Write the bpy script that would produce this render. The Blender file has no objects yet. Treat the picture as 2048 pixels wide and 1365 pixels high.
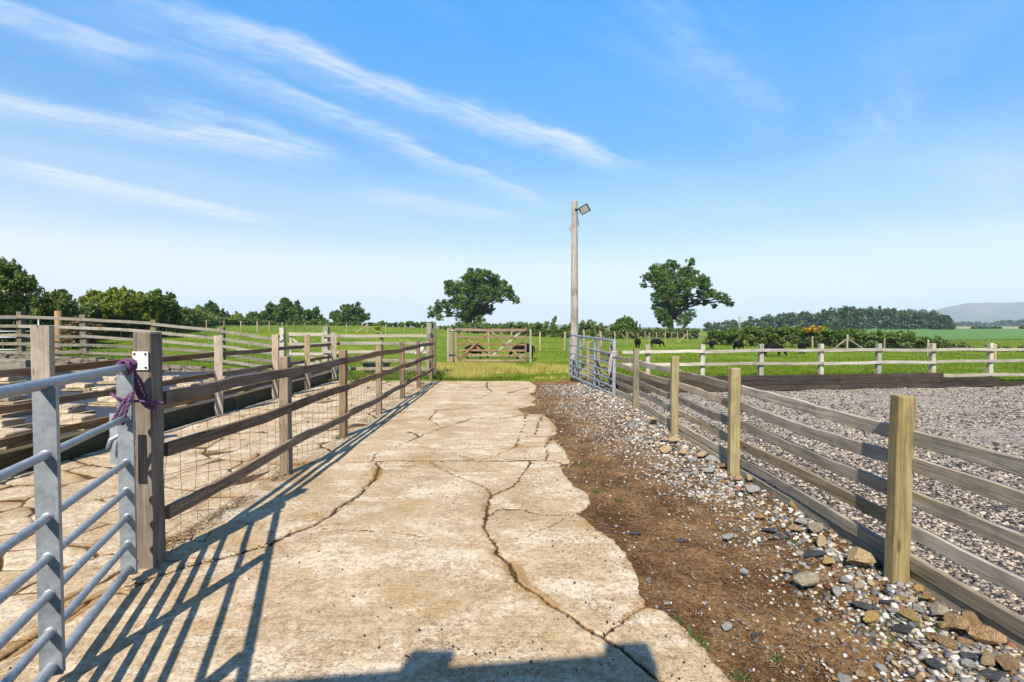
import bpy, bmesh, math, random
import numpy as np
from mathutils import Vector, Matrix

random.seed(7)
rng = np.random.default_rng(7)
scene = bpy.context.scene
COL = scene.collection

# ------------------------------------------------------------------ camera
CAM_H = 1.5
FPX = 960.0                      # focal length in photo pixels (2048 wide)
TILT = math.radians(1.52)
YAW = math.radians(-0.30)
cd = bpy.data.cameras.new('camera')
cam = bpy.data.objects.new('camera', cd)
COL.objects.link(cam)
cam.location = (0, 0, CAM_H)
cam.rotation_euler = (math.pi / 2 - TILT, 0, YAW)
cd.sensor_width = 36
cd.lens = FPX / 2048 * 36
cd.clip_start = 0.05
cd.clip_end = 30000
scene.camera = cam

# ------------------------------------------------------------------ sun, sky, exposure
SUN_EL = math.radians(45.9)
SUN_AZ = math.atan2(-0.235, -0.94)           # direction towards the sun, seen from above
sd = bpy.data.lights.new('sun', 'SUN')
sd.energy = 5.0
sd.angle = math.radians(0.53)
sd.color = (1.0, 0.915, 0.79)
sun = bpy.data.objects.new('sun', sd)
COL.objects.link(sun)
to_sun = Vector((math.sin(SUN_AZ) * math.cos(SUN_EL), math.cos(SUN_AZ) * math.cos(SUN_EL), math.sin(SUN_EL)))
sun.rotation_euler = to_sun.to_track_quat('Z', 'Y').to_euler()
sun.location = (-5, -20, 25)

scene.view_settings.view_transform = 'Standard'
scene.view_settings.look = 'None'
scene.view_settings.exposure = 0.95
scene.view_settings.gamma = 1.0
scene.view_settings.use_curve_mapping = False
scene.cycles.use_denoising = True
scene.cycles.denoising_prefilter = 'ACCURATE'


class NT:
    """tiny helper for node trees"""
    def __init__(self, nt):
        self.nt = nt

    def node(self, kind, **kw):
        n = self.nt.nodes.new(kind)
        for k, v in kw.items():
            setattr(n, k, v)
        return n

    def put(self, sock, v):
        if v is None:
            return
        if hasattr(v, 'is_linked') or isinstance(v, bpy.types.NodeSocket):
            self.nt.links.new(v, sock)
        else:
            sock.default_value = v

    def math(self, op, a, b=None, c=None, clamp=False):
        n = self.node('ShaderNodeMath', operation=op)
        n.use_clamp = clamp
        self.put(n.inputs[0], a)
        self.put(n.inputs[1], b)
        self.put(n.inputs[2], c)
        return n.outputs[0]

    def smooth(self, v, lo, hi, o0=0.0, o1=1.0):
        n = self.node('ShaderNodeMapRange', interpolation_type='SMOOTHSTEP')
        self.put(n.inputs[0], v)
        n.inputs[1].default_value = lo
        n.inputs[2].default_value = hi
        n.inputs[3].default_value = o0
        n.inputs[4].default_value = o1
        return n.outputs[0]

    def mix(self, f, a, b, blend='MIX'):
        n = self.node('ShaderNodeMix', data_type='RGBA', blend_type=blend)
        self.put(n.inputs[0], f)
        for s, v in ((n.inputs[6], a), (n.inputs[7], b)):
            if isinstance(v, tuple) and len(v) == 3:
                v = v + (1,)
            self.put(s, v)
        return n.outputs[2]

    def noise(self, vec, scale, detail=4, rough=0.6, dist=0.0, out=0):
        n = self.node('ShaderNodeTexNoise')
        self.put(n.inputs['Vector'], vec)
        n.inputs['Scale'].default_value = scale
        n.inputs['Detail'].default_value = detail
        n.inputs['Roughness'].default_value = rough
        n.inputs['Distortion'].default_value = dist
        return n.outputs[out]

    def voro(self, vec, scale, out='Distance', rand=1.0, feature='F1'):
        n = self.node('ShaderNodeTexVoronoi', feature=feature)
        self.put(n.inputs['Vector'], vec)
        n.inputs['Scale'].default_value = scale
        n.inputs['Randomness'].default_value = rand
        return n.outputs[out]

    def mapping(self, vec, scale=(1, 1, 1), loc=None, rot=(0, 0, 0)):
        n = self.node('ShaderNodeMapping')
        self.put(n.inputs[0], vec)
        n.inputs[3].default_value = scale
        n.inputs[2].default_value = rot
        if loc is not None:
            self.put(n.inputs[1], loc)
        return n.outputs[0]

    def turned(self, vec, rot, scale, loc=None):
        return self.mapping(self.mapping(vec, rot=(0, 0, rot)), scale, loc)

    def ramp(self, f, stops, mode='LINEAR'):
        n = self.node('ShaderNodeValToRGB')
        n.color_ramp.interpolation = mode
        el = n.color_ramp.elements
        while len(el) < len(stops):
            el.new(0.5)
        for e, (p, c) in zip(el, stops):
            e.position = p
            e.color = tuple(c) + ((1,) if len(c) == 3 else ())
        self.put(n.inputs[0], f)
        return n.outputs[0]

    def bump(self, h, strength=0.3, dist=0.01, normal=None):
        n = self.node('ShaderNodeBump')
        n.inputs['Strength'].default_value = strength
        n.inputs['Distance'].default_value = dist
        self.put(n.inputs['Height'], h)
        if normal is not None:
            self.put(n.inputs['Normal'], normal)
        return n.outputs[0]


def build_world():
    w = bpy.data.worlds.new('World')
    scene.world = w
    w.use_nodes = True
    nt = w.node_tree
    nt.nodes.clear()
    T = NT(nt)
    out = T.node('ShaderNodeOutputWorld')
    bg = T.node('ShaderNodeBackground')
    bg.inputs[1].default_value = 0.0655
    sky = T.node('ShaderNodeTexSky', sky_type='NISHITA')
    sky.sun_disc = False
    sky.sun_elevation = SUN_EL
    sky.sun_rotation = SUN_AZ % (2 * math.pi)
    sky.altitude = 100
    sky.air_density = 1.0
    sky.dust_density = 0.35
    sky.ozone_density = 3.0
    tc = T.node('ShaderNodeTexCoord')
    sep = T.node('ShaderNodeSeparateXYZ')
    nt.links.new(tc.outputs['Generated'], sep.inputs[0])
    x, y, z = sep.outputs
    zc = T.math('MAXIMUM', z, 0.015)
    u = T.math('DIVIDE', x, zc)
    v = T.math('DIVIDE', y, zc)
    comb = T.node('ShaderNodeCombineXYZ')
    nt.links.new(u, comb.inputs[0])
    nt.links.new(v, comb.inputs[1])
    uv = comb.outputs[0]
    # cirrus layer, laid out on the cloud plane (u, v)
    ang = math.atan2(1.0, 1.2)
    wob = T.noise(uv, 1.1, 5, 0.6)
    wob = T.math('SUBTRACT', wob, 0.5)
    fil = T.noise(T.turned(uv, -ang - 0.10, (0.55, 4.2, 1)), 2.2, 9, 0.66, 0.7)
    fil2 = T.noise(T.turned(uv, -ang + 0.5, (1.3, 2.6, 1)), 3.4, 9, 0.68, 0.9)
    filaments = T.smooth(T.math('ADD', T.math('MULTIPLY', fil, 0.55), T.math('MULTIPLY', fil2, 0.45)), 0.33, 0.64)
    total = None
    # (a, b, width, strength): long streaks drawn out by the wind
    streaks = [
        ((-1.12, 1.42), (0.95, 3.10), 0.085, 0.95),
        ((-1.25, 1.62), (0.45, 4.05), 0.075, 0.62),
        ((-1.75, 1.35), (-1.28, 1.80), 0.070, 0.75),
        ((-2.50, 1.95), (-0.95, 2.85), 0.120, 0.75),
        ((-1.55, 2.05), (-1.00, 2.80), 0.120, 0.45),
        ((-3.00, 2.85), (-2.10, 4.60), 0.170, 1.05),
        ((-1.10, 3.45), (0.10, 4.30), 0.150, 0.5),
        ((1.30, 1.20), (2.40, 3.30), 0.120, 0.16),
        ((0.30, 1.30), (1.60, 2.70), 0.090, 0.18),
        ((2.6, 2.6), (4.2, 4.0), 0.16, 0.22),
        ((2.6, -1.0), (4.2, 1.5), 0.20, 0.6),
        ((-3.6, -1.5), (-1.6, 0.3), 0.14, 0.6),
        ((-0.6, -2.6), (1.4, -0.7), 0.15, 0.6),
    ]
    for (a, b, wd, st) in streaks:
        dx, dy = b[0] - a[0], b[1] - a[1]
        L = math.hypot(dx, dy)
        dx, dy = dx / L, dy / L
        pu = T.math('SUBTRACT', u, a[0])
        pv = T.math('SUBTRACT', v, a[1])
        along = T.math('DIVIDE', T.math('ADD', T.math('MULTIPLY', pu, dx), T.math('MULTIPLY', pv, dy)), L)
        across = T.math('ADD', T.math('MULTIPLY', pu, -dy), T.math('MULTIPLY', pv, dx))
        across = T.math('ADD', across, T.math('MULTIPLY', wob, 0.50))
        # soft on one side, crisper on the other
        g = T.math('MULTIPLY', T.smooth(across, -wd * 1.1, wd * 0.15), T.smooth(across, 0.0, wd * 3.6, 1.0, 0.0))
        m = T.math('MULTIPLY', T.smooth(along, -0.12, 0.22), T.smooth(along, 0.72, 1.08, 1.0, 0.0))
        s = T.math('MULTIPLY', T.math('MULTIPLY', g, m), st)
        total = s if total is None else T.math('ADD', total, s)
    veil = T.math('MULTIPLY', T.smooth(T.noise(T.turned(uv, -ang, (0.35, 1.4, 1)), 0.9, 5, 0.6), 0.40, 0.75), 0.26)
    cir = T.math('MULTIPLY', total, T.math('ADD', T.math('MULTIPLY', filaments, 0.75), 0.25))
    cir = T.math('ADD', cir, T.math('MULTIPLY', veil, filaments))
    cir = T.math('MULTIPLY', cir, T.smooth(z, 0.05, 0.2), clamp=True)
    # thin milky layer low over the horizon (distant haze and cirrostratus)
    lown = T.noise(T.mapping(uv, (0.05, 0.28, 1)), 1.5, 4, 0.55)
    lowz = T.math('ADD', z, T.math('MULTIPLY', T.math('SUBTRACT', lown, 0.5), 0.06))
    low = T.ramp(lowz, [(0.0, (0.96,) * 3), (0.10, (0.82,) * 3), (0.20, (0.38,) * 3), (0.36, (0.09,) * 3), (0.6, (0.0,) * 3)], 'EASE')
    left = T.smooth(T.math('DIVIDE', x, T.math('MAXIMUM', T.math('ABSOLUTE', y), 0.2)), -1.1, 1.3, 1.12, 0.88)
    low = T.math('MULTIPLY', low, left, clamp=True)
    hs = T.node('ShaderNodeHueSaturation')
    hs.inputs['Saturation'].default_value = 1.12
    nt.links.new(sky.outputs[0], hs.inputs['Color'])
    deep = T.ramp(z, [(0.0, (0.25, 0.31, 0.33)), (0.20, (0.20, 0.315, 0.35)), (0.35, (0.175, 0.395, 0.445)), (0.58, (0.215, 0.60, 0.70)), (0.75, (0.14, 0.32, 0.42)), (1.0, (0.08, 0.16, 0.24))])
    gain = T.mix(1.0, hs.outputs[0], deep, 'MULTIPLY')
    gain = T.mix(1.0, gain, (4.0, 4.0, 4.0), 'MULTIPLY')
    base = T.mix(low, gain, (7.75, 8.05, 8.15))
    col = T.mix(T.math('MULTIPLY', cir, 0.66), base, (7.9, 8.3, 8.5))
    nt.links.new(col, bg.inputs[0])
    nt.links.new(bg.outputs[0], out.inputs[0])


build_world()

# ------------------------------------------------------------------ numeric helpers
_f = np.array([math.sin(-YAW) * math.cos(TILT), math.cos(YAW) * math.cos(TILT), -math.sin(TILT)])
_r = np.array([math.cos(YAW), math.sin(YAW), 0.0])
_u = np.cross(_r, _f)


def ray(px, py):
    d = _f + _r * ((px - 1024) / FPX) + _u * (-(py - 682.5) / FPX)
    return d / d[1]                      # normalised so that d.y == 1


def ground(px, py, z=0.0):
    d = ray(px, py)
    t = (z - CAM_H) / d[2]
    return (d[0] * t, t)


def at(px, py, Y):
    d = ray(px, py)
    return (d[0] * Y, Y, CAM_H + d[2] * Y)


def _hash(ix, iy, seed):
    h = (ix.astype(np.int64) * 374761393 + iy.astype(np.int64) * 668265263 + seed * 974634767) & 0x7fffffff
    h = ((h ^ (h >> 13)) * 1274126177) & 0x7fffffff
    return ((h ^ (h >> 16)) & 0xffff) / 65535.0


def vnoise(x, y, s, seed=0):
    x = np.asarray(x, float) * s
    y = np.asarray(y, float) * s
    ix, iy = np.floor(x), np.floor(y)
    fx, fy = x - ix, y - iy
    fx = fx * fx * (3 - 2 * fx)
    fy = fy * fy * (3 - 2 * fy)
    a = _hash(ix, iy, seed)
    b = _hash(ix + 1, iy, seed)
    c = _hash(ix, iy + 1, seed)
    d = _hash(ix + 1, iy + 1, seed)
    return (a * (1 - fx) + b * fx) * (1 - fy) + (c * (1 - fx) + d * fx) * fy - 0.5


def fbm(x, y, s, oct=4, seed=0):
    r = 0
    a = 1.0
    for i in range(oct):
        r = r + a * vnoise(x, y, s * 2 ** i, seed + i * 17)
        a *= 0.5
    return r


def sstep(a, b, x):
    t = np.clip((np.asarray(x, float) - a) / (b - a), 0, 1)
    return t * t * (3 - 2 * t)


def terrain(x, y):
    """height of the grass land (arrays or scalars)"""
    x = np.asarray(x, float)
    y = np.asarray(y, float)
    bank = 0.55 * sstep(-6.0, -15.0, x) * sstep(14.0, 14.6, y)
    u = x / np.maximum(y, 1.0)
    rise_l = 1.0 * sstep(0.05, -0.35, u) * sstep(20, 58, y)
    rise_c = 0.35 * sstep(0.12, -0.05, u) * sstep(28, 80, y)
    right = 0.28 * sstep(2.4, 3.2, x) * (1 - 0.62 * sstep(10.8, 12.8, x)) * sstep(24, 15, y)
    far_r = 1.3 * sstep(0.35, 0.9, u) * sstep(60, 330, y) + 4.0 * sstep(0.55, 0.9, u) * sstep(330, 800, y) - 0.25 * sstep(0.15, 0.4, u) * sstep(38, 90, y)
    und = fbm(x, y, 0.11, 3, 5) * 0.12 * sstep(16, 30, y)
    return bank + rise_l + rise_c + right + far_r + und * sstep(900, 200, y) - 0.35 * sstep(400, 1500, y)


def on_terrain(px, py):
    """first point of the ray through a pixel that meets the terrain"""
    d = ray(px, py)
    prev = 8.0
    for t in np.concatenate([np.arange(8, 60, 0.25), np.arange(60, 600, 2)]):
        if CAM_H + d[2] * t <= terrain(d[0] * t, t):
            lo, hi = prev, t
            for _ in range(20):
                m = (lo + hi) / 2
                if CAM_H + d[2] * m <= terrain(d[0] * m, m):
                    hi = m
                else:
                    lo = m
            return (d[0] * hi, hi, float(terrain(d[0] * hi, hi)))
        prev = t
    t = 150.0
    return (d[0] * t, t, float(terrain(d[0] * t, t)))


# ------------------------------------------------------------------ object helpers
WORLD_LOC = {}


def link(o, parent=None, loc=(0, 0, 0)):
    COL.objects.link(o)
    loc = Vector(loc)
    WORLD_LOC[o.name] = loc.copy()
    if parent is not None:
        o.parent = parent
        o.location = loc - WORLD_LOC[parent.name]
    else:
        o.location = loc
    return o


def thing(name, label, cat, loc=(0, 0, 0), group=None):
    o = bpy.data.objects.new(name, None)
    o.empty_display_size = 0.2
    link(o, None, loc)
    tag(o, label, cat, group)
    return o


def tag(o, label=None, cat=None, group=None, kind=None):
    if label:
        o['label'] = label
    if cat:
        o['category'] = cat
    if group:
        o['group'] = group
    if kind:
        o['kind'] = kind
    return o


def np_mesh(name, V, F, mat=None, smooth=False):
    """V (n,3), F (m,k) numpy -> mesh"""
    me = bpy.data.meshes.new(name)
    V = np.ascontiguousarray(V, dtype=np.float32)
    F = np.ascontiguousarray(F, dtype=np.int32)
    k = F.shape[1]
    me.vertices.add(len(V))
    me.vertices.foreach_set('co', V.ravel())
    me.loops.add(F.size)
    me.loops.foreach_set('vertex_index', F.ravel())
    me.polygons.add(len(F))
    me.polygons.foreach_set('loop_start', np.arange(0, F.size, k, dtype=np.int32))
    me.polygons.foreach_set('loop_total', np.full(len(F), k, dtype=np.int32))
    if smooth:
        me.polygons.foreach_set('use_smooth', np.ones(len(F), dtype=bool))
    me.update(calc_edges=True)
    me.validate()
    if mat:
        me.materials.append(mat)
    return me


def py_mesh(name, V, F, mat=None, smooth=False):
    me = bpy.data.meshes.new(name)
    me.from_pydata([tuple(v) for v in V], [], [tuple(f) for f in F])
    if smooth:
        for p in me.polygons:
            p.use_smooth = True
    me.update()
    if mat:
        me.materials.append(mat)
    return me


def mob(name, me, parent=None, loc=(0, 0, 0)):
    return link(bpy.data.objects.new(name, me), parent, loc)


def beam_geo(L, w, h, segs=6, warp=0.004, bev=0.004, seed=None):
    """timber along +X from 0 to L, cross-section w (Y) x h (Z), chamfered, slightly uneven"""
    rs = random.Random(seed if seed is not None else random.random())
    prof = [(-w / 2 + bev, -h / 2), (w / 2 - bev, -h / 2), (w / 2, -h / 2 + bev), (w / 2, h / 2 - bev),
            (w / 2 - bev, h / 2), (-w / 2 + bev, h / 2), (-w / 2, h / 2 - bev), (-w / 2, -h / 2 + bev)]
    V, F = [], []
    ph1, ph2 = rs.uniform(0, 6), rs.uniform(0, 6)
    for i in range(segs + 1):
        t = i / segs
        x = L * t
        oy = warp * (math.sin(x * 1.7 + ph1) + rs.uniform(-.4, .4))
        oz = warp * (math.sin(x * 2.3 + ph2) + rs.uniform(-.4, .4))
        sc = 1 + rs.uniform(-.02, .02)
        for (a, b) in prof:
            V.append((x + (rs.uniform(-.003, .003) if i in (0, segs) else 0), a * sc + oy, b * sc + oz))
    for i in range(segs):
        for j in range(8):
            F.append((i * 8 + j, i * 8 + (j + 1) % 8, (i + 1) * 8 + (j + 1) % 8, (i + 1) * 8 + j))
    F.append(tuple(range(7, -1, -1)))
    F.append(tuple(segs * 8 + j for j in range(8)))
    F = [tuple(reversed(f)) for f in F]
    return V, F


def beam(name, p0, p1, w, h, mat, parent=None, segs=6, warp=0.004, bev=0.004, roll=0.0):
    p0, p1 = Vector(p0), Vector(p1)
    d = p1 - p0
    V, F = beam_geo(d.length, w, h, segs, warp, bev)
    me = py_mesh(name, V, F, mat)
    o = mob(name, me, parent, p0)
    xa = d.normalized()
    up = Vector((0, 0, 1)) if abs(xa.z) < 0.95 else Vector((0, 1, 0))
    ya = up.cross(xa).normalized()
    za = xa.cross(ya)
    m = Matrix((xa, ya, za)).transposed()
    if roll:
        m = m @ Matrix.Rotation(roll, 3, 'X')
    o.rotation_euler = m.to_euler()
    return o


def post_geo(h, w, d, segs=5, bev=0.006, slope=0.0, warp=0.003, seed=None):
    """square post, origin at ground, sunk 0.15 m; slope tips the top towards -Y"""
    rs = random.Random(seed if seed is not None else random.random())
    prof = [(-w / 2 + bev, -d / 2), (w / 2 - bev, -d / 2), (w / 2, -d / 2 + bev), (w / 2, d / 2 - bev),
            (w / 2 - bev, d / 2), (-w / 2 + bev, d / 2), (-w / 2, d / 2 - bev), (-w / 2, -d / 2 + bev)]
    V, F = [], []
    zs = [-0.15] + [h * i / segs for i in range(segs)] + [h - 0.008, h]
    n = len(zs)
    for i, z in enumerate(zs):
        ox, oy = warp * rs.uniform(-1, 1), warp * rs.uniform(-1, 1)
        sc = 0.95 if i == n - 1 else 1 + rs.uniform(-.015, .015)
        for (a, b) in prof:
            zz = z
            if i >= n - 2:
                zz += b * slope + rs.uniform(-.002, .002)
            V.append((a * sc + ox, b * sc + oy, zz))
    for i in range(n - 1):
        for j in range(8):
            F.append((i * 8 + j, i * 8 + (j + 1) % 8, (i + 1) * 8 + (j + 1) % 8, (i + 1) * 8 + j))
    F.append(tuple(range(7, -1, -1)))
    F.append(tuple((n - 1) * 8 + j for j in range(8)))
    return V, F


def post(name, x, y, z, h, w, mat, parent=None, d=None, rot=0.0, lean=(0, 0), slope=0.0):
    V, F = post_geo(h, w, d or w, slope=slope)
    o = mob(name, py_mesh(name, V, F, mat), parent, (x, y, z))
    o.rotation_euler = (lean[0], lean[1], rot)
    return o


def stake_geo(h, r, n=8, seed=0):
    rs = random.Random(seed)
    V, F = [], []
    zs = [-0.2, 0, h * .5, h - 0.02, h]
    for i, z in enumerate(zs):
        for j in range(n):
            a = 2 * math.pi * j / n
            rr = r * (0.8 if i == len(zs) - 1 else 1) * rs.uniform(.95, 1.05)
            V.append((rr * math.cos(a), rr * math.sin(a), z))
    for i in range(len(zs) - 1):
        for j in range(n):
            F.append((i * n + j, i * n + (j + 1) % n, (i + 1) * n + (j + 1) % n, (i + 1) * n + j))
    F.append(tuple((len(zs) - 1) * n + j for j in range(n)))
    return V, F


def tube_geo(pts, r, n=10, caps=True, base=0):
    """tube along a polyline; r scalar or list"""
    pts = [Vector(p) for p in pts]
    m = len(pts)
    rr = r if isinstance(r, (list, tuple)) else [r] * m
    V, F = [], []
    ref = None
    for i, p in enumerate(pts):
        t = (pts[min(i + 1, m - 1)] - pts[max(i - 1, 0)]).normalized()
        if ref is None:
            ref = Vector((0, 0, 1)) if abs(t.z) < 0.9 else Vector((1, 0, 0))
        a = (ref - t * ref.dot(t)).normalized()
        ref = a
        b = t.cross(a)
        for j in range(n):
            an = 2 * math.pi * j / n
            q = p + (a * math.cos(an) + b * math.sin(an)) * rr[i]
            V.append(tuple(q))
    for i in range(m - 1):
        for j in range(n):
            F.append((base + i * n + j, base + i * n + (j + 1) % n, base + (i + 1) * n + (j + 1) % n, base + (i + 1) * n + j))
    if caps:
        F.append(tuple(base + j for j in range(n - 1, -1, -1)))
        F.append(tuple(base + (m - 1) * n + j for j in range(n)))
    return V, F


def tube(name, pts, r, mat, parent=None, n=10, smooth=True, origin=None):
    o0 = Vector(origin if origin is not None else (WORLD_LOC[parent.name] if parent else pts[0]))
    V, F = tube_geo([Vector(p) - o0 for p in pts], r, n)
    me = py_mesh(name, V, F, mat, smooth)
    return mob(name, me, parent, o0)


def multi_tube(name, lines, r, mat, parent=None, n=4, origin=(0, 0, 0)):
    V, F = [], []
    o0 = Vector(origin)
    for ln in lines:
        v, f = tube_geo([Vector(p) - o0 for p in ln], r, n, False, len(V))
        V += v
        F += f
    return mob(name, py_mesh(name, V, F, mat, True), parent, o0)


def box_geo(x0, x1, y0, y1, z0, z1, j=0.0):
    def r():
        return random.uniform(-j, j) if j else 0
    V = [(x + r(), y + r(), z + r()) for z in (z0, z1) for (x, y) in ((x0, y0), (x1, y0), (x1, y1), (x0, y1))]
    F = [(3, 2, 1, 0), (4, 5, 6, 7), (0, 1, 5, 4), (1, 2, 6, 5), (2, 3, 7, 6), (3, 0, 4, 7)]
    return V, F


def bevelled(name, V, F, mat, parent=None, loc=(0, 0, 0), bev=0.01, seg=2, cuts=0, rough=0.0, smooth=False):
    bm = bmesh.new()
    vs = [bm.verts.new(v) for v in V]
    for f in F:
        bm.faces.new([vs[i] for i in f])
    if cuts:
        bmesh.ops.subdivide_edges(bm, edges=bm.edges[:], cuts=cuts, use_grid_fill=True)
    if rough:
        for v in bm.verts:
            v.co += Vector((random.uniform(-rough, rough), random.uniform(-rough, rough), random.uniform(-rough, rough)))
    if bev:
        es = [e for e in bm.edges if len(e.link_faces) == 2 and e.calc_face_angle(0) > 0.6]
        bmesh.ops.bevel(bm, geom=es, offset=bev, segments=seg, affect='EDGES', profile=0.6)
    bmesh.ops.recalc_face_normals(bm, faces=bm.faces)
    me = bpy.data.meshes.new(name)
    bm.to_mesh(me)
    bm.free()
    if smooth:
        for p in me.polygons:
            p.use_smooth = True
    if mat:
        me.materials.append(mat)
    return mob(name, me, parent, loc)


# ------------------------------------------------------------------ materials
def new_mat(name):
    m = bpy.data.materials.new(name)
    m.use_nodes = True
    nt = m.node_tree
    for n in list(nt.nodes):
        if n.type != 'OUTPUT_MATERIAL':
            nt.nodes.remove(n)
    T = NT(nt)
    p = T.node('ShaderNodeBsdfPrincipled')
    nt.links.new(p.outputs[0], nt.nodes['Material Output'].inputs[0])
    return m, T, p


def wood_mat(name, dark, mid, light, axis='X', moss=None, moss_amt=0.0, rough=0.82):
    m, T, p = new_mat(name)
    tc = T.node('ShaderNodeTexCoord').outputs['Object']
    oi = T.node('ShaderNodeObjectInfo').outputs['Random']
    off = T.node('ShaderNodeCombineXYZ')
    k = T.math('MULTIPLY', oi, 37.0)
    for i in range(3):
        T.put(off.inputs[i], k)
    long, cross = 1.1, 22.0
    sc = {'X': (long, cross, cross), 'Z': (cross, cross, long)}[axis]
    vec = T.mapping(tc, sc, off.outputs[0])
    g = T.noise(vec, 1.6, 7, 0.65, 0.9)
    fine = T.noise(T.mapping(tc, tuple(s * 5 for s in sc), off.outputs[0]), 2.0, 3, 0.6)
    v1 = T.math('ADD', T.math('MULTIPLY', g, 0.75), T.math('MULTIPLY', fine, 0.25))
    col = T.ramp(v1, [(0.30, dark), (0.5, mid), (0.70, light)])
    blotch = T.noise(T.mapping(tc, (2.2, 2.2, 2.2), off.outputs[0]), 1.6, 4, 0.6)
    col = T.mix(T.math('MULTIPLY', T.smooth(blotch, 0.45, 0.7), 0.5), col, dark)
    # knots
    kv = T.voro(T.mapping(tc, {'X': (2.0, 9, 9), 'Z': (9, 9, 2.0)}[axis], off.outputs[0]), 1.0)
    col = T.mix(T.smooth(kv, 0.05, 0.13, 0.8, 0.0), col, tuple(c * 0.45 for c in dark))
    if moss:
        mn = T.noise(T.mapping(tc, (5, 5, 2.2) if axis == 'Z' else (1.6, 6, 6), off.outputs[0]), 1.3, 5, 0.65)
        col = T.mix(T.math('MULTIPLY', T.smooth(mn, 0.62 - moss_amt * 0.35, 0.82 - moss_amt * 0.2), 0.85), col, moss)
    br = T.node('ShaderNodeHueSaturation')
    T.put(br.inputs['Color'], col)
    T.put(br.inputs['Value'], T.math('ADD', T.math('MULTIPLY', oi, 0.6), 0.7))
    T.put(br.inputs['Saturation'], T.math('ADD', T.math('MULTIPLY', T.math('FRACT', T.math('MULTIPLY', oi, 7.3)), 0.5), 0.75))
    T.put(p.inputs['Base Color'], br.outputs[0])
    p.inputs['Roughness'].default_value = rough
    p.inputs['Specular IOR Level'].default_value = 0.25
    crk = T.smooth(T.noise(T.mapping(tc, tuple(s * 1.7 for s in sc), off.outputs[0]), 1.0, 3, 0.5, 0.4), 0.70, 0.76)
    T.put(p.inputs['Normal'], T.bump(T.math('SUBTRACT', v1, crk), 0.7, 0.008))
    return m


def plain_mat(name, c1, c2, scale=8, rough=0.8, metallic=0.0, bump=0.2, bdist=0.005, spec=0.3, coord='Object', rnd=0.0, detail=5):
    m, T, p = new_mat(name)
    tc = T.node('ShaderNodeTexCoord').outputs[coord]
    n = T.noise(tc, scale, detail, 0.65)
    col = T.ramp(n, [(0.32, c1), (0.68, c2)])
    if rnd:
        oi = T.node('ShaderNodeObjectInfo').outputs['Random']
        hs = T.node('ShaderNodeHueSaturation')
        T.put(hs.inputs['Color'], col)
        T.put(hs.inputs['Value'], T.math('ADD', T.math('MULTIPLY', oi, rnd), 1 - rnd / 2))
        col = hs.outputs[0]
    T.put(p.inputs['Base Color'], col)
    p.inputs['Roughness'].default_value = rough
    p.inputs['Metallic'].default_value = metallic
    p.inputs['Specular IOR Level'].default_value = spec
    if bump:
        T.put(p.inputs['Normal'], T.bump(T.noise(tc, scale * 4, 4, 0.6), bump, bdist))
    return m


def leaf_mat(name, cols, trans=0.3, rough=0.55):
    """cols: ramp over the random value of each leaf"""
    m, T, p = new_mat(name)
    nt = m.node_tree
    geo = T.node('ShaderNodeNewGeometry')
    tc = T.node('ShaderNodeTexCoord').outputs['Object']
    patch = T.noise(tc, 0.6, 3, 0.6)
    f = T.math('ADD', T.math('MULTIPLY', geo.outputs['Random Per Island'], 0.65), T.math('MULTIPLY', T.math('SUBTRACT', patch, 0.3), 0.8), clamp=True)
    n = len(cols)
    col = T.ramp(f, [(i / (n - 1), c) for i, c in enumerate(cols)])
    T.put(p.inputs['Base Color'], col)
    p.inputs['Roughness'].default_value = rough
    p.inputs['Specular IOR Level'].default_value = 0.35
    tr = T.node('ShaderNodeBsdfTranslucent')
    T.put(tr.inputs[0], T.mix(0.5, col, (0.12, 0.2, 0.02)))
    ms = T.node('ShaderNodeMixShader')
    ms.inputs[0].default_value = trans
    nt.links.new(p.outputs[0], ms.inputs[1])
    nt.links.new(tr.outputs[0], ms.inputs[2])
    nt.links.new(ms.outputs[0], nt.nodes['Material Output'].inputs[0])
    return m


def island_mat(name, cols, rough=0.85, mode='CONSTANT', bump=0.25, scale=60, spec=0.25):
    m, T, p = new_mat(name)
    geo = T.node('ShaderNodeNewGeometry')
    n = len(cols)
    col = T.ramp(geo.outputs['Random Per Island'], [(a, c) for a, c in cols], mode)
    tc = T.node('ShaderNodeTexCoord').outputs['Object']
    nz = T.noise(tc, scale, 4, 0.6)
    col = T.mix(0.6, col, T.ramp(nz, [(0.3, (0.45, 0.43, 0.4)), (0.7, (1, 1, 1))]), 'MULTIPLY')
    T.put(p.inputs['Base Color'], col)
    p.inputs['Roughness'].default_value = rough
    p.inputs['Specular IOR Level'].default_value = spec
    T.put(p.inputs['Normal'], T.bump(nz, bump, 0.004))
    return m


MOSSY = (0.20, 0.19, 0.035)
M = {}
M['rail_brown'] = wood_mat('rail_brown', (0.07, 0.042, 0.023), (0.185, 0.118, 0.068), (0.31, 0.215, 0.135), 'X')
M['post_brown'] = wood_mat('post_brown', (0.09, 0.057, 0.028), (0.24, 0.16, 0.085), (0.38, 0.27, 0.165), 'Z', (0.13, 0.12, 0.04), 0.25)
M['post_pale'] = wood_mat('post_pale', (0.22, 0.165, 0.11), (0.42, 0.325, 0.23), (0.54, 0.44, 0.33), 'Z', (0.22, 0.19, 0.08), 0.15)
M['post_gate'] = wood_mat('post_gate', (0.075, 0.058, 0.045), (0.17, 0.14, 0.115), (0.29, 0.25, 0.21), 'Z', (0.13, 0.11, 0.05), 0.2)
M['rail_grey'] = wood_mat('rail_grey', (0.15, 0.115, 0.075), (0.34, 0.275, 0.195), (0.52, 0.445, 0.34), 'X', (0.24, 0.20, 0.06), 0.34)
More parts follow.
